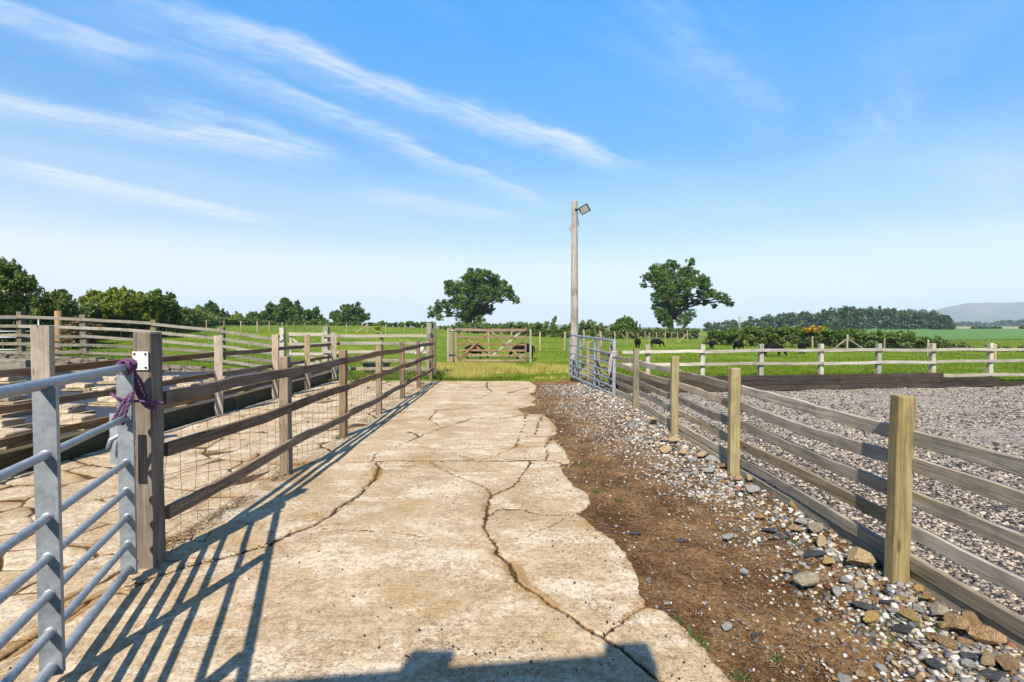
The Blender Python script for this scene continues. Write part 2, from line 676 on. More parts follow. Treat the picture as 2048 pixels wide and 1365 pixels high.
M['post_algae'] = wood_mat('post_algae', (0.14, 0.105, 0.06), (0.33, 0.27, 0.16), (0.47, 0.40, 0.265), 'Z', (0.29, 0.265, 0.07), 0.36)
M['rail_white'] = wood_mat('rail_white', (0.24, 0.21, 0.16), (0.46, 0.42, 0.34), (0.60, 0.56, 0.48), 'X', (0.30, 0.26, 0.13), 0.12)
M['post_white'] = wood_mat('post_white', (0.20, 0.18, 0.13), (0.41, 0.37, 0.29), (0.54, 0.50, 0.42), 'Z', (0.27, 0.25, 0.11), 0.25)
M['rail_lichen'] = wood_mat('rail_lichen', (0.14, 0.115, 0.08), (0.33, 0.29, 0.215), (0.50, 0.45, 0.36), 'X', (0.26, 0.24, 0.09), 0.3)
M['post_lichen'] = wood_mat('post_lichen', (0.11, 0.085, 0.05), (0.27, 0.22, 0.14), (0.40, 0.34, 0.24), 'Z', (0.22, 0.21, 0.06), 0.4)
M['gate_wood_x'] = wood_mat('gate_wood_x', (0.13, 0.065, 0.032), (0.31, 0.19, 0.11), (0.50, 0.37, 0.25), 'X')
M['gate_wood_z'] = wood_mat('gate_wood_z', (0.17, 0.10, 0.06), (0.33, 0.225, 0.15), (0.47, 0.36, 0.26), 'Z')
M['stake'] = wood_mat('stake', (0.25, 0.19, 0.11), (0.42, 0.34, 0.22), (0.54, 0.46, 0.33), 'Z')
M['stake_x'] = wood_mat('stake_x', (0.25, 0.19, 0.11), (0.42, 0.34, 0.22), (0.54, 0.46, 0.33), 'X')
M['stake_orange'] = wood_mat('stake_orange', (0.22, 0.12, 0.04), (0.42, 0.24, 0.09), (0.52, 0.33, 0.15), 'Z')
M['sleeper'] = wood_mat('sleeper', (0.022, 0.016, 0.012), (0.062, 0.045, 0.034), (0.13, 0.10, 0.078), 'X')
M['kerb_timber'] = wood_mat('kerb_timber', (0.05, 0.04, 0.022), (0.13, 0.105, 0.06), (0.22, 0.185, 0.11), 'X', (0.10, 0.10, 0.03), 0.3)
M['pole'] = wood_mat('pole', (0.10, 0.08, 0.062), (0.36, 0.315, 0.27), (0.53, 0.48, 0.425), 'Z')
M['bark'] = plain_mat('bark', (0.03, 0.024, 0.017), (0.09, 0.075, 0.055), 3, 0.95, bump=0.6, bdist=0.05)
def galv_mat(name, c1, c2, dirt):
    m, T, p = new_mat(name)
    tc = T.node('ShaderNodeTexCoord').outputs['Object']
    v = T.voro(tc, 55, 'Color')
    sc = T.node('ShaderNodeSeparateColor')
    T.put(sc.inputs[0], v)
    n = T.noise(tc, 4.0, 6, 0.7)
    f = T.math('ADD', T.math('MULTIPLY', sc.outputs[0], 0.16), T.math('MULTIPLY', n, 0.84))
    col = T.ramp(f, [(0.30, c1), (0.62, c2)])
    stn = T.smooth(T.noise(T.mapping(tc, (3, 3, 9)), 1.4, 6, 0.75), 0.56, 0.70)
    col = T.mix(T.math('MULTIPLY', stn, 0.6), col, dirt)
    scr = T.smooth(T.noise(T.mapping(tc, (30, 30, 30)), 1.0, 5, 0.8, 2.0), 0.66, 0.72)
    col = T.mix(T.math('MULTIPLY', scr, 0.5), col, (0.75, 0.77, 0.78))
    T.put(p.inputs['Base Color'], col)
    p.inputs['Metallic'].default_value = 0.5
    T.put(p.inputs['Roughness'], T.ramp(n, [(0.3, (0.36,) * 3), (0.7, (0.58,) * 3)]))
    T.put(p.inputs['Normal'], T.bump(T.noise(tc, 35, 4, 0.6), 0.12, 0.002))
    return m


M['galv'] = galv_mat('galv', (0.33, 0.37, 0.41), (0.56, 0.60, 0.64), (0.22, 0.20, 0.15))
M['galv_blue'] = galv_mat('galv_blue', (0.25, 0.31, 0.37), (0.42, 0.49, 0.56), (0.17, 0.16, 0.13))
M['wire'] = plain_mat('wire', (0.12, 0.11, 0.10), (0.24, 0.22, 0.21), 30, 0.6, 0.5, 0)
M['iron'] = plain_mat('iron', (0.012, 0.012, 0.013), (0.03, 0.028, 0.027), 30, 0.55, 0.4, 0.1)
M['zinc'] = plain_mat('zinc', (0.42, 0.42, 0.42), (0.62, 0.62, 0.60), 40, 0.4, 0.7, 0.05)
M['white_plate'] = plain_mat('white_plate', (0.62, 0.61, 0.58), (0.80, 0.79, 0.76), 25, 0.5, 0, 0.03)
M['rope_purple'] = plain_mat('rope_purple', (0.085, 0.028, 0.085), (0.22, 0.10, 0.20), 70, 0.9, 0, 0.4, 0.002)
M['rope_white'] = plain_mat('rope_white', (0.45, 0.38, 0.40), (0.68, 0.62, 0.62), 70, 0.9, 0, 0.3, 0.002)
M['twine'] = plain_mat('twine', (0.42, 0.10, 0.02), (0.55, 0.15, 0.04), 60, 0.8, 0, 0.1)
M['plastic_white'] = plain_mat('plastic_white', (0.66, 0.68, 0.72), (0.82, 0.83, 0.85), 6, 0.35, 0, 0.08)
M['plastic_black'] = plain_mat('plastic_black', (0.018, 0.019, 0.021), (0.035, 0.037, 0.04), 10, 0.5, 0, 0.08)
M['plastic_yellow'] = plain_mat('plastic_yellow', (0.68, 0.48, 0.02), (0.8, 0.6, 0.04), 6, 0.4, 0, 0.02)
M['lamp_glass'] = plain_mat('lamp_glass', (0.40, 0.39, 0.34), (0.50, 0.49, 0.44), 60, 0.18, 0, 0.05, spec=0.6)
M['wool'] = plain_mat('wool', (0.004, 0.0035, 0.0035), (0.014, 0.011, 0.009), 22, 0.95, 0, 0.8, 0.03, 0.1)
M['membrane'] = None
M['stone_pad'] = plain_mat('stone_pad', (0.42, 0.31, 0.20), (0.66, 0.53, 0.38), 9, 0.9, 0, 0.5, 0.01, rnd=0.25)
M['pad_slab'] = plain_mat('pad_slab', (0.32, 0.235, 0.115), (0.52, 0.40, 0.24), 7, 0.9, 0, 0.4, 0.01, rnd=0.25)
M['wall_stone'] = plain_mat('wall_stone', (0.10, 0.075, 0.05), (0.40, 0.33, 0.245), 7, 0.95, 0, 0.7, 0.02, rnd=0.5)
M['block'] = plain_mat('block', (0.16, 0.135, 0.095), (0.38, 0.335, 0.26), 5, 0.95, 0, 0.6, 0.02)
M['shed_board'] = wood_mat('shed_board', (0.05, 0.035, 0.02), (0.12, 0.08, 0.05), (0.18, 0.13, 0.085), 'X')
M['felt'] = plain_mat('felt', (0.03, 0.03, 0.032), (0.05, 0.05, 0.052), 40, 0.95)
M['droppings'] = plain_mat('droppings', (0.012, 0.009, 0.006), (0.03, 0.022, 0.014), 60, 0.8, 0, 0.3)

M['leaf_oak'] = leaf_mat('leaf_oak', [(0.022, 0.052, 0.009), (0.052, 0.108, 0.014), (0.095, 0.165, 0.020), (0.15, 0.22, 0.035)], 0.28)
M['leaf_hedge'] = leaf_mat('leaf_hedge', [(0.045, 0.085, 0.014), (0.080, 0.145, 0.020), (0.125, 0.195, 0.030), (0.19, 0.23, 0.05)], 0.3)
M['leaf_dark'] = leaf_mat('leaf_dark', [(0.025, 0.042, 0.010), (0.055, 0.085, 0.016), (0.10, 0.13, 0.026), (0.17, 0.185, 0.05)], 0.25)
M['leaf_yellow'] = leaf_mat('leaf_yellow', [(0.07, 0.11, 0.012), (0.13, 0.18, 0.018), (0.21, 0.24, 0.025), (0.31, 0.28, 0.04)], 0.32)
M['leaf_dry'] = leaf_mat('leaf_dry', [(0.10, 0.06, 0.025), (0.20, 0.12, 0.045), (0.30, 0.19, 0.07)], 0.2)
M['leaf_far'] = leaf_mat('leaf_far', [(0.022, 0.048, 0.014), (0.042, 0.085, 0.020), (0.070, 0.12, 0.028), (0.12, 0.15, 0.045)], 0.2)
M['flower_gorse'] = leaf_mat('flower_gorse', [(0.55, 0.34, 0.01), (0.70, 0.46, 0.015), (0.5, 0.22, 0.02)], 0.2)
M['grass'] = leaf_mat('grass', [(0.07, 0.15, 0.006), (0.155, 0.27, 0.009), (0.26, 0.36, 0.013), (0.46, 0.46, 0.045)], 0.4, 0.5)
M['grass_dry'] = leaf_mat('grass_dry', [(0.20, 0.24, 0.02), (0.46, 0.38, 0.07), (0.66, 0.53, 0.15), (0.76, 0.64, 0.26)], 0.35, 0.6)
M['weed'] = leaf_mat('weed', [(0.045, 0.13, 0.015), (0.09, 0.21, 0.02), (0.15, 0.27, 0.035)], 0.35)
M['straw'] = leaf_mat('straw', [(0.16, 0.085, 0.03), (0.32, 0.20, 0.08), (0.48, 0.34, 0.16)], 0.1, 0.8)


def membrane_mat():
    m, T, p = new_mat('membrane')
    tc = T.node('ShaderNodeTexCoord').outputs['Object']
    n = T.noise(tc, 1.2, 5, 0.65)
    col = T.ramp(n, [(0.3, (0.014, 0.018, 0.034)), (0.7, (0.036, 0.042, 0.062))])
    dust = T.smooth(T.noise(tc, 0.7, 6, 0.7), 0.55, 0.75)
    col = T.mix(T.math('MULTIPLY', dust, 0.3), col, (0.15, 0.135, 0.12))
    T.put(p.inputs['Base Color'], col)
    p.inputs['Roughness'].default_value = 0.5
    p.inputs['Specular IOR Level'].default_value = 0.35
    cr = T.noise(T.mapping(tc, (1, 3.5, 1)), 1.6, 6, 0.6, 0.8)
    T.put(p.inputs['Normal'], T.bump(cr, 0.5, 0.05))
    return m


M['membrane'] = membrane_mat()


def concrete_mat():
    m, T, p = new_mat('concrete')
    geo = T.node('ShaderNodeNewGeometry')
    pos = geo.outputs['Position']
    at_ = T.node('ShaderNodeAttribute')
    at_.attribute_name = 'dirt'
    dirt = at_.outputs['Fac']
    big = T.noise(pos, 0.75, 5, 0.6, 0.4)
    mid = T.noise(T.mapping(pos, (1.0, 1.9, 1)), 3.1, 7, 0.70, 0.4)
    fine = T.noise(pos, 60, 5, 0.75)
    grit = T.noise(pos, 24, 6, 0.80)
    brush = T.noise(T.turned(pos, 0.06, (3.0, 55, 1)), 1.6, 5, 0.65, 0.3)
    col = T.ramp(mid, [(0.26, (0.42, 0.305, 0.185)), (0.44, (0.53, 0.415, 0.285)), (0.58, (0.60, 0.49, 0.36)), (0.74, (0.70, 0.61, 0.49))])
    # rusty brown soil stains with their own ragged outlines
    st = T.math('ADD', T.math('MULTIPLY', big, 0.55), T.math('MULTIPLY', mid, 0.45))
    st = T.math('ADD', st, T.math('MULTIPLY', T.math('SUBTRACT', grit, 0.5), 0.30))
    col = T.mix(T.math('MULTIPLY', T.smooth(st, 0.50, 0.60), 0.70), col, (0.37, 0.235, 0.095))
    # worn pale patches
    wp = T.noise(T.mapping(pos, (1.4, 2.4, 1), (7, 3, 0)), 1.2, 6, 0.7, 0.5)
    wp = T.math('ADD', wp, T.math('MULTIPLY', T.math('SUBTRACT', grit, 0.5), 0.25))
    col = T.mix(T.math('MULTIPLY', T.smooth(wp, 0.47, 0.63), 0.68), col, (0.81, 0.75, 0.655))
    # mottling at the scale of the paste and the aggregate
    col = T.mix(0.85, col, T.ramp(grit, [(0.36, (0.58, 0.51, 0.40)), (0.48, (0.97, 0.95, 0.92)), (0.62, (1.22, 1.21, 1.19))]), 'MULTIPLY')
    ag = T.voro(pos, 105, 'Color')
    agd = T.node('ShaderNodeSeparateColor')
    T.put(agd.inputs[0], ag)
    col = T.mix(0.5, col, T.ramp(agd.outputs[0], [(0, (0.50, 0.44, 0.36)), (0.4, (1, 0.98, 0.95)), (1, (1.12, 1.08, 1.0))]), 'MULTIPLY')
    pm = T.smooth(T.noise(pos, 1.7, 6, 0.75), 0.44, 0.58)
    pit = T.smooth(T.noise(pos, 75, 4, 0.75), 0.55, 0.66)
    col = T.mix(T.math('MULTIPLY', T.math('MULTIPLY', pit, pm), 0.85), col, (0.24, 0.155, 0.07))
    sp = T.smooth(T.noise(pos, 15, 7, 0.8), 0.57, 0.66)
    col = T.mix(T.math('MULTIPLY', T.math('MULTIPLY', sp, pm), 0.6), col, (0.33, 0.215, 0.09))
    col = T.mix(T.math('MULTIPLY', T.smooth(brush, 0.42, 0.72), 0.22), col, (0.78, 0.70, 0.59))
    col = T.mix(T.math('MULTIPLY', T.smooth(brush, 0.50, 0.30), 0.22), col, (0.36, 0.26, 0.15))
    as_ = T.node('ShaderNodeAttribute')
    as_.attribute_name = 'stain'
    sn = T.math('ADD', as_.outputs['Fac'], T.math('MULTIPLY', T.math('SUBTRACT', T.noise(pos, 19, 6, 0.75), 0.5), 1.3))
    col = T.mix(T.math('MULTIPLY', T.smooth(sn, 0.32, 0.75), T.smooth(as_.outputs['Fac'], 0.03, 0.3, 0.0, 0.75)), col, (0.36, 0.215, 0.085))
    col = T.mix(T.smooth(dirt, 0.15, 0.60, 0.0, 0.97), col, T.mix(T.smooth(T.noise(pos, 30, 4, 0.7), 0.4, 0.62), (0.045, 0.026, 0.012), (0.16, 0.095, 0.042)))
    col = T.mix(1.0, col, (1.025, 0.975, 0.89), 'MULTIPLY')
    T.put(p.inputs['Base Color'], col)
    p.inputs['Roughness'].default_value = 0.92
    p.inputs['Specular IOR Level'].default_value = 0.15
    h = T.math('ADD', T.math('MULTIPLY', fine, 0.5), T.math('ADD', T.math('MULTIPLY', agd.outputs[0], 0.4), T.math('ADD', T.math('MULTIPLY', brush, 0.5), T.math('MULTIPLY', grit, 0.8))))
    h = T.math('SUBTRACT', h, T.math('MULTIPLY', T.math('MULTIPLY', pit, pm), 0.9))
    T.put(p.inputs['Normal'], T.bump(h, 0.75, 0.007))
    return m


M['concrete'] = concrete_mat()


def soil_mat():
    m, T, p = new_mat('soil')
    geo = T.node('ShaderNodeNewGeometry')
    pos = geo.outputs['Position']
    n1 = T.noise(pos, 2.0, 6, 0.7)
    n2 = T.noise(pos, 38, 5, 0.75)
    col = T.ramp(T.math('ADD', T.math('MULTIPLY', n1, 0.5), T.math('MULTIPLY', n2, 0.5)),
                 [(0.36, (0.045, 0.021, 0.009)), (0.48, (0.175, 0.088, 0.034)), (0.60, (0.42, 0.25, 0.115))])
    sand = T.smooth(T.noise(pos, 0.9, 4, 0.6), 0.56, 0.72)
    col = T.mix(T.math('MULTIPLY', sand, 0.55), col, (0.30, 0.195, 0.10))
    v = T.voro(pos, 90, 'Color')
    s = T.node('ShaderNodeSeparateColor')
    T.put(s.inputs[0], v)
    grit = T.math('MULTIPLY', T.math('GREATER_THAN', s.outputs[0], 0.90), T.smooth(T.voro(pos, 90), 0.30, 0.22))
    col = T.mix(grit, col, T.ramp(s.outputs[1], [(0, (0.5, 0.47, 0.42)), (0.5, (0.32, 0.27, 0.2)), (1, (0.2, 0.2, 0.21))]))
    T.put(p.inputs['Base Color'], col)
    p.inputs['Roughness'].default_value = 0.97
    p.inputs['Specular IOR Level'].default_value = 0.1
    T.put(p.inputs['Normal'], T.bump(n2, 1.0, 0.035))
    return m


M['soil'] = soil_mat()


def arena_mat():
    m, T, p = new_mat('arena_sand')
    geo = T.node('ShaderNodeNewGeometry')
    pos = geo.outputs['Position']
    n1 = T.noise(pos, 1.0, 5, 0.65)
    v = T.voro(T.mapping(pos, (1, 1.5, 1)), 20, 'Color')
    s = T.node('ShaderNodeSeparateColor')
    T.put(s.inputs[0], v)
    n2 = T.noise(pos, 34, 5, 0.75, 0.5)
    sand = T.ramp(n2, [(0.3, (0.28, 0.222, 0.165)), (0.55, (0.55, 0.45, 0.35)), (0.72, (0.72, 0.61, 0.495))])
    amt = T.math('ADD', T.math('MULTIPLY', s.outputs[0], 0.6), T.math('MULTIPLY', n1, 0.5))
    col = T.mix(T.smooth(amt, 0.62, 0.74), sand, T.ramp(s.outputs[1], [(0, (0.10, 0.095, 0.10)), (1, (0.24, 0.225, 0.22))]))
    T.put(p.inputs['Base Color'], col)
    p.inputs['Roughness'].default_value = 0.9
    T.put(p.inputs['Normal'], T.bump(T.math('ADD', n2, s.outputs[0]), 0.9, 0.03))
    return m


M['arena'] = arena_mat()


def field_mat():
    m, T, p = new_mat('field_grass')
    geo = T.node('ShaderNodeNewGeometry')
    pos = geo.outputs['Position']
    n1 = T.noise(T.mapping(pos, (0.5, 1, 1)), 0.35, 5, 0.65)
    n2 = T.noise(pos, 3.0, 6, 0.75)
    n3 = T.noise(pos, 0.012, 3, 0.6)
    f = T.math('ADD', T.math('MULTIPLY', n1, 0.5), T.math('MULTIPLY', n2, 0.5))
    col = T.ramp(f, [(0.34, (0.065, 0.13, 0.006)), (0.46, (0.15, 0.235, 0.009)), (0.56, (0.25, 0.315, 0.014)), (0.68, (0.40, 0.38, 0.045))])
    col = T.mix(T.math('MULTIPLY', T.smooth(n3, 0.5, 0.65), 0.5), col, (0.10, 0.20, 0.03))
    T.put(p.inputs['Base Color'], col)
    p.inputs['Roughness'].default_value = 0.8
    p.inputs['Specular IOR Level'].default_value = 0.15
    T.put(p.inputs['Normal'], T.bump(n2, 0.7, 0.08))
    return m


M['field'] = field_mat()
M['stubble'] = plain_mat('stubble', (0.34, 0.27, 0.14), (0.46, 0.38, 0.22), 0.05, 0.95, bump=0)
M['crop'] = plain_mat('crop', (0.07, 0.17, 0.022), (0.11, 0.22, 0.03), 0.03, 0.9, bump=0)
M['hill'] = plain_mat('hill', (0.10, 0.13, 0.05), (0.25, 0.21, 0.13), 0.004, 0.95, bump=0)

# ================================================================== SETTING
WALL_LINE = lambda x: 11.25 + 0.13 * (x - 4.45)        # foot of the timber wall behind the arena


def build_terrain():
    xs = np.concatenate([-np.geomspace(5200, 42, 36), np.arange(-40, 46, 0.5), np.geomspace(48, 5200, 36)])
    ys = np.concatenate([-np.geomspace(1200, 6, 10), np.arange(0, 10.6, 2.0), np.arange(10.6, 15.4, 0.14), np.arange(15.6, 45, 0.5),
                         np.arange(46, 150, 3.0), np.geomspace(155, 4200, 44)])
    X, Y = np.meshgrid(xs, ys)
    Z = terrain(X, Y)
    yard = (X > -30) & (X < 24)
    lim = np.where(X < -5.35, 14.75, np.where(X < 2.4, 13.72 + 0.12 * vnoise(X, Y, 2.2, 3), WALL_LINE(X) + np.where(X > 10.8, 0.32, 0.24)))
    Z = np.where(yard & (Y < lim), -0.15, Z)
    Z += np.where((Y > 13.5) & (Y < 60), 0.018 * fbm(X, Y, 1.1, 3, 9), 0)
    ny, nx = X.shape
    idx = np.arange(nx * ny).reshape(ny, nx)
    F = np.stack([idx[:-1, :-1], idx[:-1, 1:], idx[1:, 1:], idx[1:, :-1]], -1).reshape(-1, 4)
    me = np_mesh('field', np.stack([X, Y, Z], -1).reshape(-1, 3), F, M['field'], True)
    o = mob('field', me)
    tag(o, kind='structure')
    return o


field = build_terrain()

# ---- concrete yard: traced edge and cracks (photo pixels -> ground metres)
EDGE_PX = [(1060, 763), (1074, 771), (1071, 784), (1059, 786), (1074, 796), (1064, 804), (1074, 809), (1034, 816), (1051, 827),
           (1091, 829), (1104, 841), (1114, 853), (1115, 866), (1104, 872), (1128, 894), (1143, 923), (1122, 928), (1129, 946),
           (1150, 971), (1178, 985), (1181, 1005), (1164, 1019), (1160, 1029), (1175, 1038), (1197, 1060), (1227, 1077),
           (1252, 1101), (1268, 1134), (1284, 1170), (1291, 1208), (1328, 1216), (1353, 1238), (1383, 1262), (1410, 1290),
           (1435, 1323), (1462, 1358), (1500, 1420), (1590, 1560)]
EDGE = [ground(*p) for p in EDGE_PX]
CRACKS_PX = [
    # (points, half-width m, depth m)
    ([(480, 927), (619, 926), (670, 924), (742, 922), (856, 921), (956, 921), (1060, 919), (1103, 920), (1126, 927)], 0.018, 0.018),
    ([(756, 924), (755, 946), (745, 963), (720, 988), (681, 1015), (634, 1046), (583, 1066), (539, 1088), (500, 1097), (460, 1111),
      (361, 1135), (306, 1152), (252, 1179), (201, 1189), (136, 1230), (68, 1275), (0, 1319), (-160, 1400)], 0.017, 0.030),
    ([(859, 922), (895, 943), (917, 953), (951, 965), (976, 976), (986, 988)], 0.008, 0.010),
    ([(986, 988), (973, 1027), (970, 1060), (984, 1080), (995, 1102), (1012, 1120), (1022, 1131), (1036, 1159), (1066, 1183),
      (1098, 1205), (1142, 1235), (1175, 1250), (1208, 1269), (1246, 1295), (1284, 1328), (1325, 1365), (1400, 1440)], 0.015, 0.028),
    ([(986, 988), (1023, 974), (1043, 954), (1052, 940), (1060, 919)], 0.012, 0.014),
    ([(970, 1035), (1000, 1018), (1047, 1019), (1081, 1027), (1128, 1029), (1164, 1024)], 0.009, 0.012),
    ([(1208, 1269), (1238, 1246), (1260, 1230), (1292, 1209)], 0.009, 0.014),
    ([(956, 921), (990, 910), (1023, 896), (1034, 892), (1038, 871)], 0.008, 0.010),
    ([(1089, 919), (1096, 905), (1090, 891), (1103, 877), (1108, 870)], 0.010, 0.014),
    ([(742, 922), (750, 908), (798, 890), (839, 872), (884, 855), (945, 836)], 0.010, 0.012),
    ([(820, 862), (839, 872)], 0.02, 0.015),
    ([(800, 824), (859, 821), (945, 814), (1029, 819), (1040, 819)], 0.016, 0.014),
    ([(850, 776), (870, 775), (973, 775), (985, 783)], 0.014, 0.012),
    ([(973, 775), (975, 764)], 0.014, 0.012),
    ([(1012, 788), (1035, 780), (1060, 775)], 0.012, 0.012),
    ([(1038, 871), (1050, 845), (1052, 829)], 0.010, 0.012),
    ([(1070, 871), (1075, 850), (1085, 832)], 0.008, 0.010),
    ([(640, 1057), (720, 1062), (780, 1066), (840, 1073)], 0.005, 0.005),
    ([(1000, 896), (1060, 893), (1092, 892)], 0.007, 0.008),
    ([(884, 855), (860, 838), (872, 821)], 0.008, 0.010),
    ([(945, 836), (1000, 838), (1050, 829)], 0.008, 0.010),
    ([(905, 800), (930, 795), (960, 797), (985, 783)], 0.010, 0.010),
    ([(798, 890), (845, 894), (900, 903), (956, 921)], 0.006, 0.008),
    ([(1038, 871), (1070, 873), (1104, 872)], 0.008, 0.010),
    ([(984, 1080), (1060, 1073), (1130, 1036), (1164, 1024)], 0.005, 0.004),
]
CRACKS = [([ground(*p) for p in pts], w, d) for pts, w, d in CRACKS_PX]
YX0, YY1 = -5.06, 13.85


def seg_dist(X, Y, pts, reach=0.4):
    D = np.full(X.shape, 9.0)
    for (x0, y0), (x1, y1) in zip(pts[:-1], pts[1:]):
        msk = (X > min(x0, x1) - reach) & (X < max(x0, x1) + reach) & (Y > min(y0, y1) - reach) & (Y < max(y0, y1) + reach)
        if not msk.any():
            continue
        dx, dy = x1 - x0, y1 - y0
        L2 = dx * dx + dy * dy + 1e-12
        t = np.clip(((X[msk] - x0) * dx + (Y[msk] - y0) * dy) / L2, 0, 1)
        d = np.hypot(X[msk] - (x0 + t * dx), Y[msk] - (y0 + t * dy))
        D[msk] = np.minimum(D[msk], d)
    return D


POLY = [(YX0 - 0.5, YY1)] + [(-2.0, 13.83), (-0.8, 13.7), (-0.2, 13.8)] + EDGE + [(EDGE[-1][0], 1.0), (YX0 - 0.5, 1.0)]


def inside(X, Y, poly):
    r = np.zeros(X.shape, bool)
    n = len(poly)
    for i in range(n):
        x0, y0 = poly[i]
        x1, y1 = poly[(i + 1) % n]
        if y0 == y1:
            continue
        c = ((y0 > Y) != (y1 > Y)) & (X < (x1 - x0) * (Y - y0) / (y1 - y0) + x0)
        r ^= c
    return r


# crazed cracking of the passage: cells of scattered seeds
_seeds = np.stack([rng.uniform(-5.4, -1.9, 190), rng.uniform(1.0, 14.2, 190)], -1)


def craze(X, Y):
    jx = X + 0.10 * fbm(X, Y, 3.0, 3, 31)
    jy = Y + 0.10 * fbm(X, Y, 3.0, 3, 47)
    d1 = np.full(X.shape, 9.0)
    d2 = np.full(X.shape, 9.0)
    for sx, sy in _seeds:
        d = np.hypot(jx - sx, (jy - sy))
        m1 = d < d1
        d2 = np.where(m1, d1, np.minimum(d2, d))
        d1 = np.where(m1, d, d1)
    return (d2 - d1) * 0.5


def yard_fields(X, Y):
    """height and dirt of the concrete at points"""
    jx = X + 0.034 * fbm(X, Y, 6.0, 4, 11) + 0.014 * fbm(X, Y, 34, 2, 5)
    jy = Y + 0.034 * fbm(X, Y, 6.0, 4, 23) + 0.014 * fbm(X, Y, 34, 2, 8)
    Z = 0.010 * fbm(X, Y, 0.8, 3, 2) + 0.0025 * fbm(X, Y, 14, 2, 71)
    dirt = np.zeros(X.shape)
    stain = np.zeros(X.shape)
    for pts, w, d in CRACKS:
        D = seg_dist(jx, jy, pts)
        w = w * (1 + 0.11 * np.clip(Y - 3.0, 0, 9)) * (0.75 + 1.3 * np.clip(vnoise(X, Y, 4.0, 77) + 0.35, 0, 1))
        w = w * 0.50
        g = np.exp(-(D / w) ** 4)
        Z = Z - d * g
        dirt = np.maximum(dirt, np.exp(-(D / (w * 1.05)) ** 4))
        stain = np.maximum(stain, np.exp(-(D / (w * 6.5)) ** 2) * np.clip(0.35 + 2.0 * fbm(X, Y, 3, 3, 88), 0, 1))
    m = X < -1.95
    if m.any():
        xs, ys = X[m], Y[m]
        c = craze(xs, ys)
        on = np.clip(1.6 * vnoise(xs, ys, 1.3, 61) + 0.75, 0, 1) * sstep(-1.95, -2.4, xs)
        w = 0.0045 * (0.4 + on) * (1 + 0.10 * ys)
        g = np.exp(-(c / w) ** 2) * on
        Z[m] -= 0.016 * g
        dirt[m] = np.maximum(dirt[m], np.clip(g * 1.15, 0, 1))
        stain[m] = np.maximum(stain[m], np.exp(-(c / (w * 5)) ** 2) * on * np.clip(0.2 + 2.0 * fbm(xs, ys, 3, 3, 19), 0, 1))
    ins = inside(X, Y, POLY)
    De = seg_dist(X, Y, EDGE, 0.5)
    De2 = np.abs(Y - (YY1 - 0.05 + 0.12 * vnoise(X, Y * 0, 1.6, 91)))
    sd = np.where(ins, De, -De)
    sd = np.minimum(sd, np.where(Y < YY1 + .3, (YY1 - 0.10 + 0.14 * vnoise(X, X * 0, 1.6, 91)) - Y, -1))
    Z = Z - 0.055 * sstep(0.014, -0.014, sd + 0.022 * vnoise(X, Y, 22, 41) + 0.012 * vnoise(X, Y, 60, 45))
    stain = np.maximum(stain, 0.6 * sstep(0.07, 0.0, sd + 0.16 * fbm(X, Y, 3, 4, 43)))
    dirt = np.maximum(dirt, sstep(0.004, -0.008, sd + 0.022 * vnoise(X, Y, 22, 41)))
    return Z, dirt, sd, stain


def label_yard():
    s = 0.03
    xs = np.arange(YX0, 2.2, s)
    ys = np.arange(1.0, 14.1, s)
    X, Y = np.meshgrid(xs, ys)
    bar = np.zeros(X.shape, bool)
    for pts, w, d in CRACKS:
        if d > 0.0065:
            bar |= seg_dist(X, Y, pts) < 0.028
    bar |= np.abs(X + 2.25) < 0.02       # the line of the lane fence parts lane and passage
    bar |= (np.abs(Y - 8.6) < 0.02) & (X < -2.25)
    lab = np.where(bar, -1, 0)
    ny, nx = lab.shape
    n = 0
    sizes = {}
    for j in range(ny):
        for i in range(nx):
            if lab[j, i] == 0:
                n += 1
                st = [(j, i)]
                lab[j, i] = n
                c = 0
                while st:
                    a, b = st.pop()
                    c += 1
                    for a2, b2 in ((a + 1, b), (a - 1, b), (a, b + 1), (a, b - 1)):
                        if 0 <= a2 < ny and 0 <= b2 < nx and lab[a2, b2] == 0:
                            lab[a2, b2] = n
                            st.append((a2, b2))
                sizes[n] = c
    for k, c in sizes.items():
        if c * s * s < 0.06:
            lab[lab == k] = -1
    while (lab < 0).any():
        before = (lab < 0).sum()
        for ax, sh in ((0, 1), (0, -1), (1, 1), (1, -1)):
            r = np.roll(lab, sh, ax)
            lab = np.where((lab < 0) & (r > 0), r, lab)
        if (lab < 0).sum() == before:
            break
    return lab, xs[0], ys[0], s


